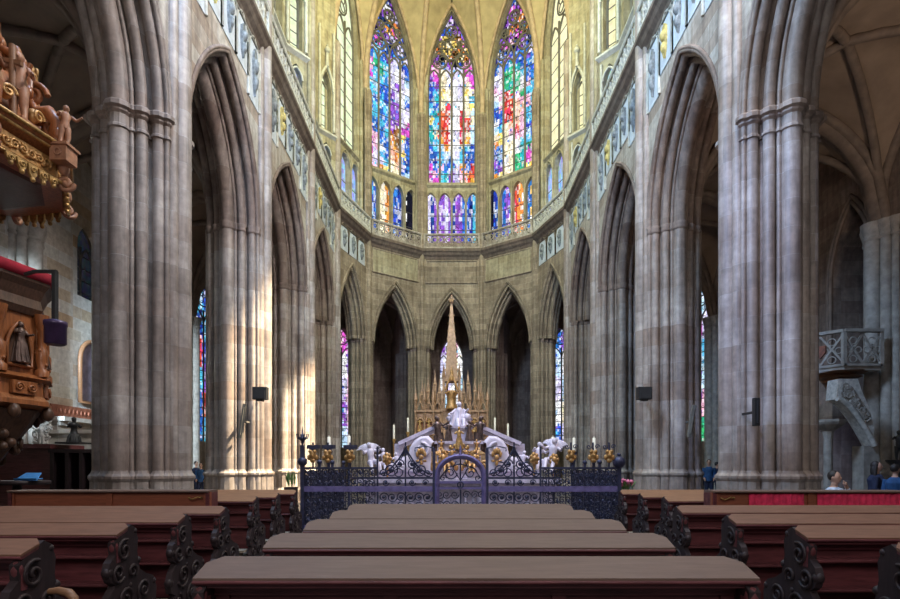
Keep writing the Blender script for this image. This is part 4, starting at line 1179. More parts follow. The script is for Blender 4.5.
# great volute wings either side of the pedestal
for sg in (-1, 1):
    w_ = MB()
    prof = [(.80, 1.40), (.78, 2.18), (.90, 2.32), (1.06, 2.30), (1.20, 2.20), (1.30, 2.04), (1.34, 1.84), (1.46, 1.74), (1.62, 1.70), (1.74, 1.58), (1.90, 1.54), (2.02, 1.40)]
    pl = [(sg * x, z) for x, z in prof]
    if sg > 0: pl = pl[::-1]
    XZ = Matrix(((1, 0, 0, 0), (0, 0, -1, 0), (0, 1, 0, 0), (0, 0, 0, 1)))
    w_.prism(pl, .55, .95, XZ)
    w_.tube([(sg * x, -.75, z) for x, z in prof[1:]], .10, 8)
    spiral(w_, (sg * 1.06, -.97, 1.98), EX, EZ, .24, 1.4, .05, sg, a0=PI / 2); spiral(w_, (sg * 1.58, -.97, 1.52), EX, EZ, .13, 1.3, .04, -sg, a0=0)
    w_.build('volute', M['marble'], tomb)
    em = MB(); ex = TX(421.5 if sg < 0 else 496); ez = TZ(457.5)
    for q in range(5):
        an = PI / 2 + (q - 2) * .62
        em.ball((ex + .11 * math.cos(an), -1.02, ez + .04 + .15 * math.sin(an)), (.05, .03, .085), 7, 5)
    em.ball((ex, -1.03, ez), (.07, .04, .07), 8, 6); em.ball((ex, -1.02, ez - .16), (.05, .03, .09), 7, 5)
    for s2 in (-1, 1): em.ball((ex + s2 * .1, -1.02, ez - .1), (.06, .03, .04), 7, 5)
    em.build('gilded_emblem', M['gilt'], tomb)
    # cherubs at the corner
    for j, (px_, h_, fc) in enumerate(((374, .80, .4), (386, .62, -.3), (398, .5, .2)) if sg < 0 else ((549, .92, -.4), (536, .78, .3), (522, .55, -.2))):
        c = MB(); figure(c, (TX(px_), -.95 + .12 * j, 1.42 if j else 1.38), h_ * 1.25, fc * 1.0, (.7, .55), .15 * sg, seated=True, wings=(j == 0))
        c.build('cherub', M['marble'], tomb)
    for px_, py_ in (((389, 459),) if sg < 0 else ((532, 459), (551, 460))):
        e2 = MB(); ex, ez = TX(px_), TZ(py_)
        for q in range(7): an = q * 2 * PI / 7; e2.ball((ex + .09 * math.cos(an), -1.25, ez + .12 * math.sin(an)), (.055, .04, .065), 6, 5)
        e2.ball((ex, -1.27, ez), (.08, .06, .1), 7, 5); e2.tube([(ex, -1.2, ez), (ex, -1.2, 1.2)], .03, 6)
        e2.build('gilded_emblem', M['gilt'], tomb)
    # sloping marble bracket up to the pedestal
    sl = MB(); a_ = (TX(397 if sg < 0 else 523), -.2, TZ(443)); b_ = (TX(436 if sg < 0 else 481), -.2, TZ(425))
    sl.bar(a_, b_, .30, .11); sl.bar((a_[0], a_[1], a_[2] - .12), (b_[0], b_[1], b_[2] - .12), .2, .08)
    sl.bar((a_[0], a_[1], 1.3), a_, .25, .12)
    sl.build('sloping_bracket', M['marbleshade'], tomb)
ped = MB(); px0, px1 = TX(434), TX(484); pc = (px0 + px1) / 2
ped.box((pc, -.25, 1.75), (1.25, .9, .9)); ped.box((pc, -.25, 2.22), (1.40, 1.0, .08)); ped.box((pc, -.2, 2.45), (.7, .6, .45)); ped.box((pc, -.2, 2.68), (.82, .7, .07))
ped.box((pc, -.2, 1.36), (1.45, 1.05, .14))
ped.build('pedestal', M['marbleshade'], tomb)
for sg in (-1, 1):
    gr_ = MB()
    figure(gr_, (pc + sg * .44, -.95, 1.36), .78, -sg * .5, (.8, .4), 0, seated=True, wings=True)
    figure(gr_, (pc + sg * .20, -.92, 1.62), .56, sg * .3, (.6, .6), 0, seated=True)
    figure(gr_, (pc + sg * .50, -.80, 1.92), .46, sg * .2, (.5, .8), 0, seated=True)
    spiral(gr_, (pc + sg * .68, -.9, 1.55), EX, EZ, .15, 1.5, .05, sg)
    for q in range(7): gr_.ball((pc + sg * (.08 + q * .09), -.84 - .04 * (q % 2), 1.5 + .09 * (q % 3)), (.07, .06, .09), 7, 5)
    gr_.build('gilded_cherub_group', M['gilt'], tomb)
gr_ = MB()
figure(gr_, (pc, -.82, 2.02), .62, 0, (.5, .3), 0, robe=True)
for q in range(5): gr_.ball((pc - .24 + q * .12, -.78, 2.08 + .04 * (q % 2)), (.06, .05, .07), 7, 5)
gr_.build('gilded_relief', M['oldgilt'], tomb)
for sg in (-1, 1):
    bz = MB(); figure(bz, (pc + sg * .56, -.45, 1.95), 1.02, -sg * .6, (.5, .5), sg * .10, robe=True); figure(bz, (pc + sg * .30, -.6, 2.22), .62, sg * .3, (.6, .3), 0, robe=True)
    spiral(bz, (pc + sg * .62, -.62, 2.1), EX, EZ, .18, 1.4, .06, sg)
    bz.build('bronze_mourner', M['bronze'], tomb)
st = MB(); figure(st, (pc + .02, -.25, 2.60), 1.0, .15, ((1.0, .2), (.6, .5)), 0, seated=True, wings=False); figure(st, (pc - .28, -.2, 2.62), .58, .6, (.5, .6), 0, seated=True); figure(st, (pc + .32, -.2, 2.60), .56, -.6, (.5, .6), 0, seated=True)
st.lathe([(.34, 2.66), (.33, 2.74), (.27, 2.92), (.22, 3.05), (.18, 3.2)], (pc + .02, -.15, 0), 12)
for q in range(8): an = q * PI / 4; st.tube([(pc + .02 + .17 * math.cos(an), -.15 + .17 * math.sin(an), 3.18), (pc + .02 + .31 * math.cos(an), -.15 + .31 * math.sin(an), 2.72)], .05, 6)
for q in range(10): st.ball((pc + .02 + random.uniform(-.3, .3), -.25 + random.uniform(-.1, .1), random.uniform(2.7, 3.0)), (.1, .09, .12), 7, 5)
st.build('marble_statue', M['marble'], tomb)

# ------------------------------------------------------------------ high altar with pinnacled retable
YA = 29.5
alt = thing('high_altar', 'gilded gothic high altar with niches, pinnacles and a slender spire under the central arch', 'altar', (X(451.5, YA), YA, 0))
def AX(px): return X(px, YA) - X(451.5, YA)
def AZ(py): return Z(py, YA)
ab = MB(); ab.box((0, 0, .5), (7.0, 3.0, 1.0)); ab.box((0, -.2, 1.15), (5.2, 2.2, .3)); ab.box((0, -.3, 1.9), (4.4, 1.4, 1.4)); ab.box((0, -.3, 2.66), (4.7, 1.6, .12))
ab.build('altar_base', M['altarstone'], alt)
def lancet_poly(w, z0, z1, n=6):
    rise = min(w * 1.1, z1 - z0 - .05)
    return [(-w / 2, z0)] + [(s, z1 - rise + z) for s, z in arch_pts(w / 2, arch_c(w / 2, rise), 0, n)] + [(w / 2, z0)]
XZm = Matrix(((1, 0, 0, 0), (0, 0, -1, 0), (0, 1, 0, 0), (0, 0, 0, 1)))
for sg in (-1, 1):
    wg = MB(); xa, xb = sg * AX(487), sg * AX(461)
    xm = (xa + xb) / 2; ww = abs(xa - xb)
    wg.box((xm, 0, AZ(425)), (ww, .5, AZ(412) - AZ(440))); wg.box((xm, -.06, AZ(434)), (ww + .1, .6, .16)); wg.box((xm, -.06, AZ(411.5)), (ww + .12, .62, .12))
    for q in range(4):
        x = xm - ww / 2 + ww * q / 3; wg.tube([(x, -.3, AZ(440)), (x, -.3, AZ(402))], .07, 6); wg.lathe([(.07, AZ(402)), (.11, AZ(401)), (.10, AZ(398)), (.006, AZ(384 if q in (1, 2) else 390))], (x, -.3, 0), 6, smooth=False)
    wg.build('retable_wing', M['altarstone'], alt)
    for q in range(3):
        x = xm - ww / 2 + ww * (q + .5) / 3
        nb = MB(); nb.prism(lancet_poly(ww / 3 - .16, AZ(432.5), AZ(417)), .26, .30, Matrix.Translation((x, 0, 0)) @ XZm)
        no = nb.build('niche', M['nichered'], alt)
        fg = MB(); figure(fg, (x, -.36, AZ(432.3)), .72, 0, (.3, .3), 0, robe=True); fg.build('niche_figure', M['oldgilt'], no)
        gb = MB()
        gb.tube([(x + s, -.31, AZ(424) + z) for s, z in arch_pts(ww / 6 - .05, .12, .02, 6)], .045, 5)
        gb.tube([(x - ww / 6, -.28, AZ(412)), (x, -.28, AZ(401)), (x + ww / 6, -.28, AZ(412))], .05, 5); gb.tube([(x, -.28, AZ(404)), (x, -.28, AZ(393))], [.06, .015], 6)
        gb.build('gable', M['altarstone'], alt)
    for px_, top in ((487.5, 387), (481, 380), (475, 376), (468, 369), (463.5, 378)):
        pn = MB(); x = sg * AX(px_); zt = AZ(top)
        pn.box((x, .1, (AZ(412) + zt - .9) / 2 + .1), (.15, .15, zt - .9 - AZ(412) + .3)); pn.lathe([(.13, zt - .9), (.15, zt - .82), (.1, zt - .75), (.008, zt)], (x, .1, 0), 4, smooth=False, a0=PI / 4)
        for q in range(3): pn.ball((x, .1, zt - .6 + q * .18), .075 - q * .018, 6, 4)
        pn.build('pinnacle', M['altarstone'], alt)
sp_ = MB()
sp_.box((0, .1, AZ(425)), (1.0, .8, AZ(410) - AZ(440))); sp_.box((0, .1, AZ(410)), (1.15, .95, .14))
for sx in (-1, 1):
    for sy in (-.3, .3): sp_.box((sx * .42, .1 + sy, (AZ(410) + AZ(378)) / 2), (.14, .14, AZ(378) - AZ(410))); sp_.lathe([(.11, AZ(378)), (.005, AZ(364))], (sx * .42, .1 + sy, 0), 4, smooth=False)
sp_.box((0, .1, AZ(381)), (.9, .8, .12))
sp_.prism([(-.33, -.23), (.33, -.23), (.33, .43), (-.33, .43)], AZ(380), AZ(340), top=[(-.22, -.12), (.22, -.12), (.22, .32), (-.22, .32)])
sp_.prism([(-.22, -.12), (.22, -.12), (.22, .32), (-.22, .32)], AZ(340), AZ(302), top=[(-.05, .05), (.05, .05), (.05, .15), (-.05, .15)])
sp_.ball((0, .1, AZ(301)), .14, 8, 6); sp_.box((0, .1, AZ(299)), (.08, .08, .5)); sp_.box((0, .1, AZ(299)), (.3, .08, .07))
for k in range(9):
    z = lerp(AZ(378), AZ(308), k / 9); w_ = lerp(.34, .10, k / 9)
    for sx in (-1, 1): sp_.ball((sx * w_, -.12 + .1 * k / 9, z), .06, 6, 4)
sp_.build('spire', M['altarstone'], alt)
tb = MB()
tb.lathe([(.30, AZ(410)), (.32, AZ(407)), (.22, AZ(405)), (.22, AZ(398)), (.30, AZ(396)), (.24, AZ(392))], (0, -.5, 0), 8)
tb.tube([(-.33, -.5, AZ(392)), (-.22, -.5, AZ(385)), (0, -.5, AZ(376)), (.22, -.5, AZ(385)), (.33, -.5, AZ(392))], .06, 6)
tb.lathe([(.10, AZ(382)), (.14, AZ(380)), (.05, AZ(377)), (.09, AZ(374)), (.01, AZ(368))], (0, -.5, 0), 8)
for q in range(6): an = q * PI / 3; tb.ball((.3 * math.cos(an), -.5 + .3 * math.sin(an), AZ(394)), .07, 6, 5)
tb.build('gilded_tabernacle', M['gilt'], alt)

# candlesticks
CAND = [(394, 425, 27.4, 'tall ivory candle left of the altar, second from the retable'), (408, 418, 27.4, 'tall ivory candle just left of the altar retable'), (495, 418, 27.4, 'tall ivory candle just right of the altar retable'), (508, 424, 27.4, 'tall ivory candle right of the altar, second from the retable'),
        (329, 437, 17.0, 'ivory candle above the left end panel, nearer the screen post'), (349, 436, 17.0, 'ivory candle above the left end panel, beside the lilac lancet'), (553, 437, 17.0, 'ivory candle above the right end panel, beside the tomb'), (574, 438, 18.7, 'ivory candle above the middle of the right end panel'), (594, 438, 17.0, 'ivory candle above the right end panel, nearest its outer post')]
for px_, py_, d_, lab in CAND:
    x, zt = X(px_, d_), Z(py_, d_)
    L = 14 * d_ / F
    t = thing('candlestick', lab, 'candlestick', (x, d_, 0), 0, 'tall candlesticks around tomb and altar')
    s = MB(); s.lathe([(.22, 0), (.22, .06), (.10, .14), (.045, .3), (.035, zt - L - .35), (.07, zt - L - .3), (.035, zt - L - .2), (.11, zt - L - .03), (.11, zt - L)], (0, 0, 0), 10); s.build('stand', M['oldgilt'] if d_ > 20 else M['iron'], t)
    c = MB(); c.lathe([(.055, zt - L), (.05, zt), (.012, zt + .01), (.006, zt + .06)], (0, 0, 0), 9); c.build('candle', M['candle'], t)
# flowers and plant beside the screen
def plant(name, loc, lab, mat, box, n, h, cat):
    t = thing(name, lab, cat, loc)
    b = MB(); b.prism([(-box, -.15), (box, -.15), (box, .15), (-box, .15)], 0, loc_h, top=[(-box * 1.1, -.17), (box * 1.1, -.17), (box * 1.1, .17), (-box * 1.1, .17)]); b.build('planter', M['woodend'], t)
    l = MB()
    for k in range(n * 2):
        a = random.random() * 2 * PI; r = random.random() * .14 + .05
        p = Vector((random.uniform(-box, box) * .7, random.uniform(-.1, .1), loc_h)); q = p + Vector((math.cos(a) * r, math.sin(a) * r * .6, h * random.uniform(.6, 1.1)))
        m_ = p.lerp(q, .5) + Vector((0, 0, .04)); sd = Vector((-math.sin(a), math.cos(a), 0)) * .025
        l.add([p, m_ - sd, q, m_ + sd], [(0, 1, 2, 3)]); 
    l.build('leaves', M['leaf'], t)
    if mat:
        f = MB()
        for k in range(n): f.ball((random.uniform(-box, box), random.uniform(-.12, .05), loc_h + h * random.uniform(.35, 1.0)), random.uniform(.03, .05), 6, 4)
        f.build('flowers', mat, t)
loc_h = .95
plant('flower_planter', (X(626, 13.6), 13.6, 0), 'dark planter of pink and white flowers right of the iron screen', M['flowerpink'], .17, 26, .26, 'planter')
plant('potted_plant', (X(291, 15.5), 15.5, 0), 'green potted plant left of the iron screen post', None, .14, 12, .5, 'plant')

# small dark things fixed to the pillars
def tagged(mb, nm, mat, lab, cat): return tag(mb.build(nm, mat), lab, cat)
for px_, lab in ((260.5, 'small black loudspeaker box on the sunlit left pillar'), (644, 'small black loudspeaker box on the grey right pillar')):
    t = MB(); d_ = 17.55; p = at(px_, 393.5, d_)
    t.box(p, (.44, .26, .40)); t.box(p + Vector((0, -.14, -.05)), (.36, .03, .26)); t.bar(p + Vector((0, .1, 0)), p + Vector((-.2 if p.x < 0 else .2, .62, 0)), .07, .07); t.box(p + Vector((0, -.02, -.22)), (.2, .18, .06))
    tagged(t, 'loudspeaker', M['black'], lab, 'loudspeaker')
for a_, b_, d_, lab in (((245, 404), (240.5, 438), 17.35, 'tall slim grey column speaker leaning on the sunlit left pillar'), ((694, 405), (689, 437), 17.35, 'slim column speaker on the edge of the grey right pillar'), ((756, 398), (756, 426), 11.72, 'slim black column speaker on the large right pillar')):
    t = MB(); p, q = at(*a_, d_), at(*b_, d_)
    t.bar(p, q, .11, .11); t.bar(p.lerp(q, .1) + Vector((0, -.06, 0)), p.lerp(q, .9) + Vector((0, -.06, 0)), .03, .08); t.box(p.lerp(q, .5) + Vector((0, .28, 0)), (.05, .5, .05))
    tagged(t, 'column_speaker', M['black'] if d_ < 12 else M['mullion'], lab, 'speaker')
# ------------------------------------------------------------------ carved pulpit on the far left
PC = Vector((-7.59, 8.6, 0))
pul = thing('carved_pulpit', 'coppery carved wooden pulpit with niches and red cushioned rim, hung at the left edge', 'pulpit', PC)
A0 = PI / 8 - .2
def octo(r, a0=A0): return [(r * math.cos(a0 + k * PI / 4), r * math.sin(a0 + k * PI / 4)) for k in range(8)]
def oct_stack(mb, levels):
    for (r0, z0), (r1, z1) in zip(levels, levels[1:]): mb.prism(octo(r0), z0, z1, top=octo(r1))
zt = 4.50; zb = 2.46
body = MB(); oct_stack(body, [(.80, zb + .45), (.80, zt - .45)]); body.build('body', M['copper'], pul)
low = MB(); oct_stack(low, [(.72, zb - .02), (.98, zb + .05), (.98, zb + .12), (.90, zb + .2), (.90, zb + .42), (1.0, zb + .47), (.84, zb + .55)]); low.build('lower_moulding', M['copper'], pul)
up_ = MB(); oct_stack(up_, [(.84, zt - .55), (.90, zt - .45), (.86, zt - .30), (.93, zt - .15), (1.0, zt - .06), (1.0, zt)]); up_.build('cornice', M['copperdark'], pul)
cush = MB(); pts = [(.97 * math.cos(A0 + k * PI / 4), .97 * math.sin(A0 + k * PI / 4), zt + .07) for k in range(8)]
cush.tube(pts, .10, 8, closed=True); cush.prism(octo(.95), zt, zt + .06); cush.build('red_cushion_rim', M['redcloth'], pul)['label'] = 'red velvet cushioned rim'
for k in range(8):
    a = A0 + k * PI / 4; c = MB(); x, y = .88 * math.cos(a), .90 * math.sin(a)
    c.lathe([(.10, zb + .52), (.10, zb + .62), (.06, zb + .66), (.085, zb + .78), (.085, zb + .95), (.05, zb + 1.0), (.062, zb + 1.04), (.05, zt - .78), (.07, zt - .74), (.10, zt - .6), (.11, zt - .52)], (x, y, 0), 10)
    for q in range(6): c.ball((x + .07 * math.cos(q), y + .07 * math.sin(q), zb + .72 + .045 * q), .03, 5, 4)
    c.build('corner_column', M['copper'], pul)
    am = k * PI / 4 - .2; Mf = Matrix.Translation((.745 * math.cos(am), .745 * math.sin(am), 0)) @ Matrix.Rotation(am + PI / 2, 4, 'Z')
    n = MB(); n.prism(lancet_poly(.36, zb + .68, zt - .72), -.02, .012, Mf @ XZm)
    no = n.build('niche', M['copperdark'], pul)
    f = MB(); figure(f, Mf @ Vector((0, -.05, zb + .7)), .62, am + PI / 2, (.3, .3), 0, robe=True); f.build('niche_figure', M['bronze'], no)
    fr_ = MB(); fr_.tube([Mf @ Vector((s, -.03, z)) for s, z in lancet_poly(.40, zb + .66, zt - .70)], .03, 6, True)
    fr_.box(None, (.40, .05, .20), mat=Mf @ Matrix.Translation((0, -.12, zb + .31)))
    spiral(fr_, Mf @ Vector((-.1, -.16, zb + .31)), Mf.to_3x3() @ Vector((1, 0, 0)), EZ, .07, 1.5, .016); spiral(fr_, Mf @ Vector((.1, -.16, zb + .31)), Mf.to_3x3() @ Vector((1, 0, 0)), EZ, .07, 1.5, .016, -1)
    fr_.build('niche_frame', M['copper'], pul)
cor = MB(); oct_stack(cor, [(.10, zb - 1.15), (.20, zb - .95), (.34, zb - .75), (.62, zb - .35), (.82, zb - .02)])
for k in range(40):
    a = random.random() * 2 * PI; t_ = random.random(); r = lerp(.3, .86, t_); z = zb - .85 + .8 * t_
    if k % 2: cor.ball((r * math.cos(a), r * math.sin(a), z), (.09, .09, .08), 6, 5)
    else: spiral(cor, (r * math.cos(a), r * math.sin(a), z), (-math.sin(a), math.cos(a), 0), EZ, .11, 1.4, .03, 1 if k % 4 else -1)
for q in range(8): a = q * PI / 4 + PI / 8; cor.ball((.9 * math.cos(a), .9 * math.sin(a), zb - .06), (.09, .09, .12), 7, 5)
cor.build('carved_corbel', M['copperdark'], pul)
arm = MB(); arm.box((-.2, -.85, zb + .8), (.9, .5, 2.0)); arm.build('wall_bracket', M['copperdark'], pul)

SC_ = Vector((-7.74, 8.45, 0))
can = thing('pulpit_canopy', 'gilded sounding board crowned with scrolls and carved figures over the pulpit', 'canopy', SC_)
zc = 6.05
cn = MB(); oct_stack(cn, [(1.38, zc), (1.40, zc + .06), (1.29, zc + .1), (1.29, zc + .42), (1.40, zc + .47), (1.5, zc + .54), (1.5, zc + .62), (1.3, zc + .66), (1.2, zc + .70)])
cn.build('sounding_board', M['copper'], can)
for r_, z_ in ((1.41, zc + .05), (1.44, zc + .5), (1.52, zc + .58)): 
    ml_ = MB(); ml_.tube([(r_ * math.cos(A0 + k * PI / 4), r_ * math.sin(A0 + k * PI / 4), z_) for k in range(8)], .028, 6, closed=True); ml_.build('gilded_moulding', M['oldgilt'], can)
und = MB(); oct_stack(und, [(1.02, zc - .02), (1.15, zc + .01)]); und.build('underside', M['copperdark'], can)
for k in range(8):
    am = k * PI / 4 - .2; Mf = Matrix.Translation((1.21 * math.cos(am), 1.21 * math.sin(am), 0)) @ Matrix.Rotation(am + PI / 2, 4, 'Z')
    f = MB(); wf = .96; f.box(None, (wf, .03, .26), mat=Mf @ Matrix.Translation((0, -.01, zc + .26)))
    R3 = Mf.to_3x3() @ Vector((1, 0, 0))
    for q in range(6):
        spiral(f, Mf @ Vector((-.32 + q * .128, -.04, zc + .26)), R3, EZ, .075, 1.4, .02, 1 if q % 2 else -1, a0=q); f.ball(Mf @ Vector((-.26 + q * .128, -.04, zc + .2 + .1 * (q % 2))), .035, 5, 4)
    f.build('gilded_frieze', M['gilt'], can)
    l = MB()
    for q in range(5):
        x = -.34 + q * .17; dep = .22 - .04 * abs(q - 2)
        l.prism([(-.075, 0), (.075, 0), (.06, -dep * .6), (0, -dep), (-.06, -dep * .6)][::-1], -.02, .02, Mf @ Matrix.Translation((x, -.13, zc + .04)) @ XZm)
        l.ball(Mf @ Vector((x, -.14, zc + .04 - dep)), .04, 6, 5); spiral(l, Mf @ Vector((x, -.16, zc - .04)), R3, EZ, .05, 1.2, .014)
    l.build('pendant_fringe', M['oldgilt'], can)
    a = PI / 8 + am
    v = MB(); x, y = 1.46 * math.cos(a), 1.46 * math.sin(a); rd = Vector((math.cos(a), math.sin(a), 0))
    spiral(v, Vector((x, y, zc + .05)), rd, EZ, .13, 1.4, .04, -1); v.ball((x, y, zc + .05), .05, 6, 5)
    v.ball((x * .98, y * .98, zc + .30), (.09, .09, .13), 7, 5)
    v.build('corner_volute', M['flesh'], can)
    # big scrolls rising to the crown
    s = MB(); r0 = .95
    pts = [Vector((rd.x * r, rd.y * r, z)) for r, z in ((1.34, zc + .70), (1.36, zc + .98), (1.22, zc + 1.16), (1.02, zc + 1.14), (.92, zc + 1.34), (.94, zc + 1.66), (.74, zc + 2.0), (.5, zc + 2.1), (.44, zc + 2.5), (.2, zc + 2.9))]
    s.tube(pts, [.11, .12, .11, .09, .10, .10, .09, .08, .08, .04], 7)
    spiral(s, rd * 1.30 + Vector((0, 0, zc + .92)), rd, EZ, .20, 1.6, .05, -1); spiral(s, rd * 1.0 + Vector((0, 0, zc + 1.42)), rd, EZ, .20, 1.6, .05, 1)
    spiral(s, rd * .80 + Vector((0, 0, zc + 1.9)), rd, EZ, .16, 1.5, .04, -1)
    for q in range(9): s.ball(rd * (1.3 - .1 * q) + Vector((random.uniform(-.12, .12), random.uniform(-.12, .12), zc + .8 + .2 * q)), (.08, .08, .11), 7, 5)
    s.build('crown_scroll', M['copper'], can)
cr_ = MB(); oct_stack(cr_, [(1.3, zc + .68), (1.12, zc + .85), (.90, zc + 1.1), (.78, zc + 1.6), (.6, zc + 2.0), (.3, zc + 2.7)]); 
for k in range(30):
    a = random.random() * 2 * PI; t_ = random.random(); r = lerp(.85, .3, t_); cr_.ball((r * math.cos(a), r * math.sin(a), zc + .85 + 1.3 * t_), (.09, .09, .10), 6, 5)
cr_.build('crown', M['copper'], can)
for k in range(16):
    a = k * PI / 8
    for r_, z_, q in ((1.12, zc + .95 + .1 * (k % 2), .09), (.86, zc + 1.5 + .3 * (k % 3), .08)):
        gm_ = MB(); c_ = Vector((r_ * math.cos(a), r_ * math.sin(a), z_)); gm_.ball(c_, (q, q, q * 1.3), 7, 6); spiral(gm_, c_ + Vector((math.cos(a) * q, math.sin(a) * q, -.02)), (-math.sin(a), math.cos(a), 0), EZ, q * 1.2, 1.3, .025)
        gm_.build('gilded_ornament', M['gilt'], can)
# seated saint with the tall staff, and the winged boy on the corner
def rel_(px, py, d): return at(px, py, d) - SC_
p = rel_(19, 122, 8.25)
s1 = MB(); s1.box(p + Vector((0, 0, -.1)), (.34, .3, .22)); figure(s1, p, 1.02, .5, ((.5, .5), (.4, .1)), 0, seated=False); s1.build('standing_saint', M['flesh'], can)
s2 = MB(); q0, q1 = rel_(13, 118, 8.15), rel_(12.5, 45, 8.15); s2.tube([q0, q1], .05, 6); s2.bar(rel_(3, 60, 8.15), rel_(22, 64, 8.15), .06, .06); s2.build('wooden_cross', M['woodorange'], can)
p = rel_(63.5, 150, 8.6)
s3 = MB(); s3.box(p + Vector((0, 0, -.10)), (.26, .26, .24)); s3.box(p + Vector((0, 0, .03)), (.32, .32, .04)); s3.torus(p + Vector((0, -.14, -.1)), .05, .015, EX, EZ, 10, 5); s3.build('pedestal', M['flesh'], can)
s4 = MB(); figure(s4, p + Vector((0, 0, .04)), .66, .9, ((.3, .2), (.9, .5)), .06); s4.build('winged_boy', M['flesh'], can)
s5 = MB()
for q in range(5): an = 1.9 + q * .28; s5.tube([p + Vector((-.04, .05, .52)), p + Vector((-.04 + .14 * math.cos(an), .1, .52 + .14 * math.sin(an))), p + Vector((-.05 + .22 * math.cos(an + .2), .1, .50 + .20 * math.sin(an + .2)))], [.03, .045, .015], 6)
s5.build('gilded_wing', M['gilt'], can)
hang = MB(); hang.box((-.4, -.9, zc + .5), (.6, .5, .8)); hang.build('wall_bracket', M['copperdark'], can)

# purple lamp drum on its angled bracket
lp = thing('hanging_lamp', 'deep purple lamp drum hanging from a black angled bracket beside the pulpit', 'lamp', at(55, 340, 7.9))
def rl(px, py, d=7.9): return at(px, py, d) - at(55, 340, 7.9)
b = MB(); b.bar(rl(33, 271.5), rl(57, 271.5), .04, .04); b.bar(rl(55, 271), rl(55, 322), .05, .075); b.bar(rl(35, 271.5), rl(30, 273) + Vector((-.12, .06, 0)), .04, .04); b.build('bracket', M['black'], lp)
b = MB(); c0 = rl(55.5, 345); b.lathe([(.11, c0.z), (.142, c0.z + .02), (.142, c0.z + .27), (.152, c0.z + .28), (.152, c0.z + .34), (.09, c0.z + .36)], (c0.x, c0.y, 0), 16); b.build('drum', M['purple'], lp)

# ------------------------------------------------------------------ left aisle wall fittings
pq = thing('arched_plaque', 'round-topped grey violet plaque in an ochre frame on the left aisle wall', 'plaque', (-XO + .02, 22.15, 4.1))
rz = Matrix.Rotation(PI / 2, 4, 'Z')
def round_poly(w, h, n=10): return [(-w / 2, 0)] + [(-w / 2 * math.cos(PI * k / n), h - w / 2 + w / 2 * math.sin(PI * k / n)) for k in range(n + 1)] + [(w / 2, 0)]
b = MB(); b.prism(round_poly(1.7, 2.5), .02, .10, rz @ XZm); b.build('slab', M['plaque'], pq)
b = MB(); b.tube([rz @ Vector((x, -.12, z)) for x, z in round_poly(1.7, 2.5)], .09, 6, True); b.build('frame', M['woodorange'], pq)
led = MB(); led.box((-XO + .28, 21.7, 3.3), (.5, 3.6, .16)); led.box((-XO + .18, 21.7, 3.15), (.3, 3.5, .18)); led.box((-XO + .13, 21.7, 2.6), (.2, 3.5, 1.0))
tagged(led, 'stone_ledge', M['greystone'], 'pale stone ledge on the left aisle wall under the arched plaque', 'ledge')
bd = MB(); bd.box((-XO + .14, 21.5, 3.62), (.08, 3.6, .42))
for k in range(14): bd.ball((-XO + .19, 20.0 + k * .22, 3.62), (.02, .07, .10), 6, 4)
tagged(bd, 'frieze_panel', M['nichered'], 'reddish carved frieze panel between plaque and stone ledge', 'panel')
cf = thing('confessional', 'dark wooden confessional with open bays in the left aisle', 'confessional', (-11.6, 16.2, 0))
b = MB(); b.box((-.7, 0, 1.05), (1.5, 1.3, 2.1)); b.box((-.7, -.05, 2.12), (1.6, 1.45, .12)); b.build('cabinet', M['wood'], cf)
b = MB()
for x in (.12, .55, .95, 1.35): b.box((x, -.3, .98), (.10, .9, 1.96))
b.box((.72, .2, .98), (1.4, .08, 1.96)); b.box((.72, -.2, 1.98), (1.4, 1.1, .1)); b.build('stall_screen', M['woodend'], cf)
sta = MB(); figure(sta, (-11.15, 15.9, 2.21), .92, .7, (.3, .3), 0, robe=True, seated=True)
sta.box((-11.15, 15.9, 2.22), (.7, .6, .05)); sta.ball((-11.15, 15.85, 2.75), (.14, .15, .1), 8, 6)
tagged(sta, 'bronze_statue', M['black'], 'dark seated statue on top of the confessional', 'statue')
wm = MB(); figure(wm, at(42, 448, 17.6), .8, .3, (.8, .5), 0, wings=True)
for k in range(12): spiral(wm, at(36 + random.random() * 12, 418 + random.random() * 30, 17.6), EX, EZ, .14, 1.4, .035, 1 if k % 2 else -1)
wm.box(at(42, 430, 17.75), (.35, .1, 1.5))
tagged(wm, 'carved_wall_monument', M['greycloth'], 'pale grey carved monument ornament beside the confessional', 'monument')
wl_ = MB(); wl_.box((-12.4, 18.3, 2.0), (2.9, .2, 1.3)); wl_.box((-12.4, 18.25, 2.7), (3.1, .3, .12)); wl_.box((-12.4, 18.3, .7), (2.8, .3, 1.4))
tagged(wl_, 'stone_tomb_chest', M['aisle'], 'pale stone tomb chest behind the confessional', 'tomb')
tbk = thing('round_table', 'dark round pedestal table behind the left kneeling desk', 'table', at(17, 490, 10.2) * 1)
tbk.location.z = 0
b = MB(); b.lathe([(.5, 1.2), (.52, 1.22), (.52, 1.27), (.45, 1.28)], (0, 0, 0), 20); b.build('top', M['woodend'], tbk)
b = MB(); b.lathe([(.32, 0), (.3, .05), (.08, .12), (.07, .7), (.1, .8), (.07, 1.2)], (0, 0, 0), 10); b.build('pedestal', M['woodend'], tbk)
cdn = MB(); p = at(34, 487, 10.05); p.z = 1.285
cdn.prism([(-.22, -.14), (.20, -.14), (.14, .10), (-.16, .10)], 0, .02, Matrix.Translation(p + Vector((-.05, 0, .02)))); cdn.prism([(-.22, -.14), (.20, -.14), (.20, -.12), (-.22, -.12)], 0, .14, Matrix.Translation(p + Vector((-.05, 0, .0))), top=[(-.16, .08), (.12, .08), (.12, .1), (-.16, .1)])
tagged(cdn, 'blue_folder', M['bluepaper'], 'bright blue propped card on the round table at left', 'card')

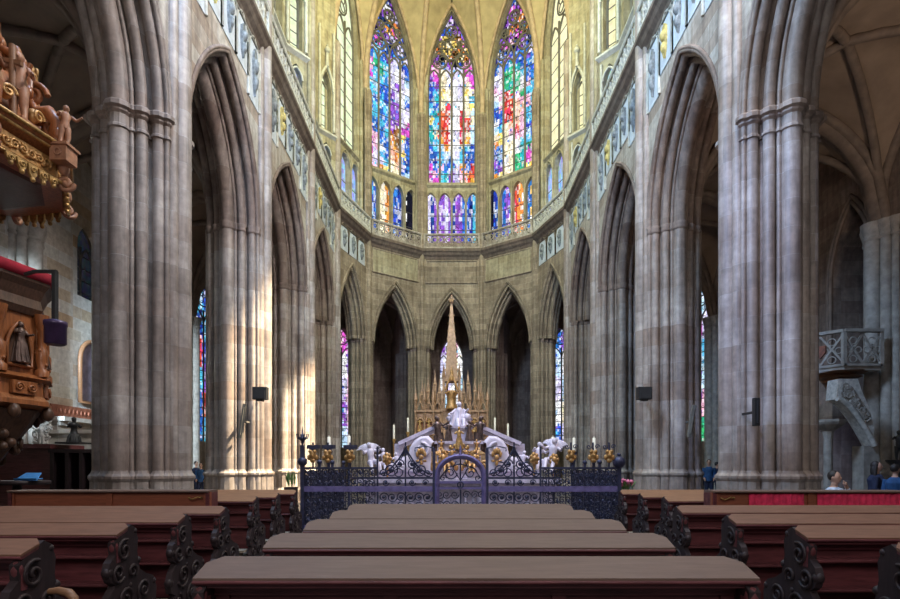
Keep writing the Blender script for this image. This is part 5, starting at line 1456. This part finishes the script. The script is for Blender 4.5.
# ------------------------------------------------------------------ right aisle gallery
gx0, gx1, gy = X(844, 18.0), X(881, 18.0), 18.0
gz, gt = Z(366, 18.0), Z(330.5, 18.0)
gal = thing('stone_gallery', 'grey stone gallery with pierced lattice parapet in the right aisle', 'gallery', ((gx0 + gx1) / 2, gy, gz))
xl, xr = gx0 - (gx0 + gx1) / 2, gx1 - (gx0 + gx1) / 2
lx, ly = xl - .9, 1.0
fp = [(xl, 0), (xr, 0), (xr, 2.0), (lx, 2.0), (lx, ly)]
b = MB(); b.prism(fp, -.14, .0); b.prism([(x * 1.02 - .0, y - .06 if y < 1.5 else y) for x, y in fp], 0, .08); b.build('floor_slab', M['greystone'], gal)
b = MB(); b.bar((xl, 0, gt - gz), (xr + .05, 0, gt - gz), .18, .10); b.bar((xl, 0, gt - gz), (lx, ly, gt - gz), .18, .10); b.bar((xr, 0, 0), (xr, 0, gt - gz), .12, .12); b.bar((xl, 0, 0), (xl, 0, gt - gz), .12, .12); b.bar((lx, ly, 0), (lx, ly, gt - gz), .1, .1); b.build('rail', M['greystone'], gal)
b = MB(); H = gt - gz - .1
def lat(p0, p1, n):
    for i in range(n):
        a, c = p0.lerp(p1, i / n), p0.lerp(p1, (i + 1) / n)
        b.bar((a.x, a.y, .1), (c.x, c.y, H), .05, .06); b.bar((a.x, a.y, H), (c.x, c.y, .1), .05, .06)
        m = (a + c) / 2; u = (c - a).normalized()
        b.torus((m.x, m.y, H * .78), .12, .025, u, EZ, 10, 5); b.torus((m.x, m.y, H * .22), .12, .025, u, EZ, 10, 5)
        for s in (.22, .78): q = a.lerp(c, s); b.torus((q.x, q.y, H * .5), .1, .022, u, EZ, 10, 5)
lat(Vector((xl, 0, 0)), Vector((xr, 0, 0)), 2); lat(Vector((lx, ly, 0)), Vector((xl, 0, 0)), 2)
b.build('lattice_parapet', M['greystone'], gal)
b = MB(); pm = (Vector((lx, ly, 0)) + Vector((xl, 0, 0))) / 2; b.prism([(-.16, .2), (.16, .2), (.16, -.02), (0, -.22), (-.16, -.02)][::-1], -.06, .06, Matrix.Translation((pm.x - .03, pm.y - .05, H * .5)) @ Matrix.Rotation(math.atan2(-ly, xl - lx), 4, 'Z') @ XZm); b.build('coat_of_arms', M['nichered'], gal)
b = MB()
for q in range(4): b.prism(octo(.75 - q * .17), -.16 - q * .16, -.14 - q * .16 + .02, Matrix.Translation((xl + .35, .7, 0)), top=octo(.85 - q * .17))
b.tube([(xl + .3, .85, -.1), (xl + .25, .9, -.7)], [.6, .15], 8); b.build('corbel', M['woodorange'], gal)
st_ = thing('carved_stair_arch', 'pale carved stone arch descending beneath the right aisle gallery', 'arch', (X(852, 17.5), 17.5, 0))
def sx_(px): return X(px, 17.5) - X(852, 17.5)
b = MB(); prof = []
for k in range(13):
    t_ = k / 12; prof.append((lerp(sx_(831), sx_(868), t_), Z(lerp(400, 446, t_ ** 1.6), 17.5)))
top_ = [(sx_(868), Z(428, 17.5)), (sx_(863), Z(408, 17.5)), (sx_(856), Z(392, 17.5)), (sx_(852), Z(380, 17.5)), (sx_(833), Z(380, 17.5))]
b.prism(prof + top_, -.25, .25, XZm); b.tube([(x, -.28, z) for x, z in prof], .09, 6); b.build('arch_band', M['greycloth'], st_)
b = MB()
for k in range(22):
    t_ = random.random(); x, z = lerp(sx_(838), sx_(863), t_), Z(lerp(392, 424, t_ ** 1.2) + random.uniform(-5, 3), 17.5)
    spiral(b, (x, -.28, z), EX, EZ, .13, 1.4, .035, 1 if k % 2 else -1, a0=k); b.ball((x + .1, -.28, z), (.07, .05, .07), 6, 5)
b.build('carving', M['greystone'], st_)
b = MB(); b.box((sx_(868), .1, Z(446, 17.5) / 2), (.5, .5, Z(446, 17.5))); b.build('pier', M['greystone'], st_)
cs_ = MB(); p = at(828, 425, 17.5); cs_.lathe([(.12, p.z - .5), (.18, p.z - .2), (.45, p.z), (.5, p.z + .08), (.5, p.z + .16)], (p.x, p.y, 0), 8, smooth=False); cs_.tube([(p.x, p.y, 0), (p.x, p.y, p.z - .4)], .13, 8)
tagged(cs_, 'stone_console', M['greystone'], 'grey stone bracket console beside the large right pillar', 'bracket')
sc_ = MB(); figure(sc_, (X(899, 15), 15, 1.7), .8, -.4, (.4, .5), 0); sc_.lathe([(.35, 0), (.35, .1), (.16, .3), (.14, 1.5), (.3, 1.68), (.3, 1.72)], (X(899, 15), 15, 0), 10)
tagged(sc_, 'black_figure_lantern', M['black'], 'black cast figure on a stand at the right edge', 'statue')

# ------------------------------------------------------------------ people
def remesh(o, vox):
    m = o.modifiers.new('skin', 'REMESH'); m.mode = 'VOXEL'; m.voxel_size = vox; m.use_smooth_shade = True
    s = o.modifiers.new('smooth', 'SMOOTH'); s.factor = .5; s.iterations = 3
def person(label, loc, face, top_mat, h=1.72, seated=False, hairlong=False, hand_face=False, detail=True, trouser='trouser', stripes=None):
    root = thing('person', label, 'person', loc, face)
    k = h / 1.72
    hip = .92 if not seated else .48
    sh = hip + .52
    def S(p): return Vector(p) * k
    b = MB()
    def tb(mb, pts, rs, n=10): mb.tube([S(p) for p in pts], [r * k for r in rs], n)
    arms = {}
    for s in (-1, 1):
        if hand_face and s > 0: arms[s] = [(s * .18, 0, sh - .01), (s * .25, -.19, sh - .20), (s * .075, -.17, sh + .07)]
        elif seated: arms[s] = [(s * .18, 0, sh - .01), (s * .24, -.06, sh - .27), (s * .14, -.28, sh - .30)]
        else: arms[s] = [(s * .18, 0, sh - .01), (s * .235, .02, sh - .30), (s * .19, -.15, sh - .47)]
    legs = {}
    for s in (-1, 1):
        legs[s] = [(s * .09, 0, hip), (s * .13, -.42, hip + .02), (s * .13, -.42, .10), (s * .13, -.52, .04)] if seated else [(s * .09, 0, hip), (s * .10, -.02, .48), (s * .10, .02, .10), (s * .11, -.12, .04)]
    # body: one continuous figure
    tb(b, [(0, 0, hip - .06), (0, 0, hip + .1), (0, 0, hip + .26), (0, 0, sh - .08), (0, 0, sh + .01), (0, .0, sh + .07), (0, -.015, sh + .13)], [.12, .145, .13, .16, .11, .058, .055], 14)
    b.ball(S((0, -.02, sh + .235)), tuple(q * k for q in (.076, .096, .118)), 14, 10); b.ball(S((0, -.055, sh + .18)), tuple(q * k for q in (.055, .06, .06)), 10, 8)
    b.ball(S((0, -.118, sh + .22)), tuple(q * k for q in (.015, .022, .026)), 7, 5)
    for s in (-1, 1):
        b.ball(S((s * .078, -.01, sh + .225)), tuple(q * k for q in (.012, .022, .034)), 6, 5)
        tb(b, arms[s], [.058, .045, .033]); tb(b, legs[s], [.095, .065, .042, .04])
        e, w = Vector(arms[s][1]), Vector(arms[s][2]); d = (w - e).normalized(); sd = d.orthogonal().normalized()
        b.tube([S(w), S(w + d * .085)], [.03 * k, .038 * k], 8)
        for q in range(4):
            o_ = sd * (-.027 + .018 * q); L_ = (.075, .09, .085, .062)[q]
            b.tube([S(w + d * .07 + o_), S(w + d * (.07 + L_ * .6) + o_), S(w + d * (.07 + L_ * .9) + o_ + Vector((0, .01, -.012)))], [.0095 * k, .009 * k, .008 * k], 6)
        b.tube([S(w + d * .02 - sd * .03), S(w + d * .06 - sd * .055), S(w + d * .085 - sd * .05)], [.012 * k, .011 * k, .009 * k], 6)
    o = b.build('body', M['skin'], root); remesh(o, .011 * k)
    c = MB()
    tb(c, [(0, 0, hip - .07), (0, 0, hip + .1), (0, 0, hip + .26), (0, 0, sh - .08), (0, 0, sh + .015), (0, 0, sh + .055)], [.15, .17, .155, .185, .135, .075], 14)
    for s in (-1, 1):
        a = arms[s]; tb(c, [a[0], a[1], tuple(Vector(a[1]).lerp(Vector(a[2]), .85))], [.08, .064, .05])
    o = c.build('top', top_mat, root); remesh(o, .016 * k)
    t = MB(); tb(t, [(0, 0, hip - .1), (0, 0, hip + .06)], [.15, .155], 12)
    for s in (-1, 1): tb(t, [legs[s][0], legs[s][1], tuple(Vector(legs[s][1]).lerp(Vector(legs[s][2]), .95))], [.115, .085, .062])
    o = t.build('trousers', M[trouser], root); remesh(o, .016 * k)
    f = MB()
    for s in (-1, 1): q = Vector(legs[s][3]); f.ball(S((q.x, q.y + .02, .045)), tuple(z * k for z in (.052, .13, .045)), 10, 7)
    f.build('shoes', M['black'], root)
    hr = MB(); hr.ball(S((0, .012, sh + .265)), tuple(q * k for q in (.088, .100, .105)), 12, 8)
    if hairlong:
        hr.ball(S((0, .045, sh + .13)), tuple(q * k for q in (.10, .07, .2)), 10, 8)
        for s in (-1, 1): hr.tube([S((s * .075, .0, sh + .26)), S((s * .095, .02, sh + .1)), S((s * .10, .02, sh - .08))], [.035 * k, .045 * k, .02 * k], 8)
    o = hr.build('hair', M['hair'], root)
    ey = MB()
    for s in (-1, 1): ey.ball(S((s * .03, -.104, sh + .245)), tuple(q * k for q in (.012, .008, .007)), 6, 5)
    ey.ball(S((0, -.108, sh + .168)), tuple(q * k for q in (.026, .008, .006)), 6, 4)
    ey.build('face_features', M['hair'], root)
    return root
def chair(loc, face, lab):
    t = thing('wooden_chair', lab, 'chair', loc, face)
    b = MB(); b.box((0, .02, .36), (.44, .44, .04)); b.build('seat', M['wood'], t)
    b = MB(); b.box((0, .23, .66), (.42, .03, .24)); b.build('backrest', M['wood'], t)
    for sx in (-1, 1):
        for y in (-.18, .22): b = MB(); b.box((sx * .19, y, .17 if y < 0 else .40), (.04, .04, .34 if y < 0 else .8)); b.build('leg', M['wood'], t)
p = at(834, 468, 10.9)
chair((p.x, 10.95, 0), .5, 'wooden chair under the seated man by the right pillar')
person('person in a white and blue shirt seated with a hand at the face', (p.x, 10.9, 0), .5, M['shirt'], 1.84, True, hand_face=True)
p = at(876, 468, 12); person('person with long dark hair in a navy coat near the right edge', (p.x, 12, 0), .9, M['navy'], 1.58, hairlong=True, trouser='navy')
p = at(895, 468, 11.3); person('person in a blue jacket at the right edge', (p.x, 11.3, 0), 1.9, M['blue'], 1.52, trouser='navy')
for px_, d_, h_, mt_, lab, fc in ((700, 25, 1.7, 'navy', 'small distant person in dark clothes left of the right aisle group', .3), (709, 24.2, 1.76, 'blue', 'small distant person in blue, middle of the right aisle group', -.4), (717, 25, 1.66, 'navy', 'small distant person in dark clothes right of the right aisle group', 1.1),
                             (196, 26, 1.7, 'navy', 'small distant person in dark clothes in the left aisle gap', 1.2), (201, 25, 1.62, 'blue', 'small distant person in blue in the left aisle gap', .2)):
    person(lab, (X(px_, d_), d_, 0), fc, M[mt_], h_, trouser='navy')
# ------------------------------------------------------------------ light and camera
def area(name, loc, target, size, power, col, sy=None):
    l = bpy.data.lights.new(name, 'AREA'); l.energy = power; l.color = col; l.size = size
    if sy: l.shape = 'RECTANGLE'; l.size_y = sy
    o = bpy.data.objects.new(name, l); C.objects.link(o); o.location = loc
    o.rotation_euler = (Vector(target) - Vector(loc)).to_track_quat('-Z', 'Y').to_euler()
    return o
def spot(name, loc, target, power, col, ang, blend=.4, r=.3):
    l = bpy.data.lights.new(name, 'SPOT'); l.energy = power; l.color = col; l.spot_size = math.radians(ang); l.spot_blend = blend; l.shadow_soft_size = r
    o = bpy.data.objects.new(name, l); C.objects.link(o); o.location = loc
    o.rotation_euler = (Vector(target) - Vector(loc)).to_track_quat('-Z', 'Y').to_euler()
    return o
area('choir_clerestory_daylight', (0, 23.5, 29), (0, 37, 22), 7, 1150, (1, .84, .33), 5)
area('nave_window_daylight_left', (-5.3, 9, 19), (6.6, 19, 12), 3, 2900, (.46, .68, 1), 6)
area('nave_window_daylight_right', (5.3, 9, 19), (-6.6, 19, 11), 3, 2500, (.96, .91, .90), 6)
area('choir_bay_daylight_left', (-4.5, 20.5, 25.3), (6.6, 27, 19), 3, 700, (.84, 1, .62), 5)
area('choir_bay_daylight_right', (4.5, 20.5, 25.3), (-6.6, 27, 19), 3, 700, (.88, 1, .58), 5)
area('west_window_daylight', (0, -5, 9), (0, 12, 3), 8, 520, (1, .94, .91), 7)
spot('aisle_wall_fill', (-12.3, 8.6, 7.0), (-14.8, 21.6, 5.2), 26000, (.66, .86, 1), 32, .6, .8)  # added bluish fill for the left aisle wall
spot('sunbeam_through_south_window', (5.6, 19.5, 21.5), (-6.4, 19.6, 4.0), 110000, (1, .82, .56), 17, .6)
spot('sunbeam_on_third_pillar', (5.6, 21.5, 22.5), (-6.4, 24.5, 2.6), 170000, (1, .82, .56), 12, .6)
spot('stained_light_on_tomb', (3.5, 12, 15), (.25, 16, 1.5), 1900, (.80, .66, 1.0), 26, .8)
spot('stained_light_on_right_pillar', (-4, 4.5, 13), (6.6, 12.6, 6), 5500, (.42, .54, 1.0), 30, .8, .6)
spot('right_vault_fill', (11.0, 8.2, 7.5), (11.6, 17, 12.5), 800, (1, .80, .62), 70, .9, .6)  # added warm fill for the right aisle vault
w = bpy.data.worlds.new('World'); bpy.context.scene.world = w; w.use_nodes = True
bg = w.node_tree.nodes['Background']; bg.inputs[0].default_value = (.66, .74, .90, 1); bg.inputs[1].default_value = .075
sc = bpy.context.scene
cd = bpy.data.cameras.new('Camera'); co = bpy.data.objects.new('Camera', cd); C.objects.link(co)
co.location = (CAMX, 0, EYE); co.rotation_euler = (PI / 2, 0, 0)
cd.sensor_width = 36; cd.lens = F / 900 * 36; cd.shift_x = (450 - CX) / 900; cd.shift_y = (HY - 299.5) / 900
cd.clip_end = 300; cd.clip_start = .05
sc.camera = co
sc.view_settings.view_transform = 'Standard'; sc.view_settings.look = 'None'; sc.view_settings.gamma = 1; sc.view_settings.exposure = 0.35
sc.view_settings.use_curve_mapping = False
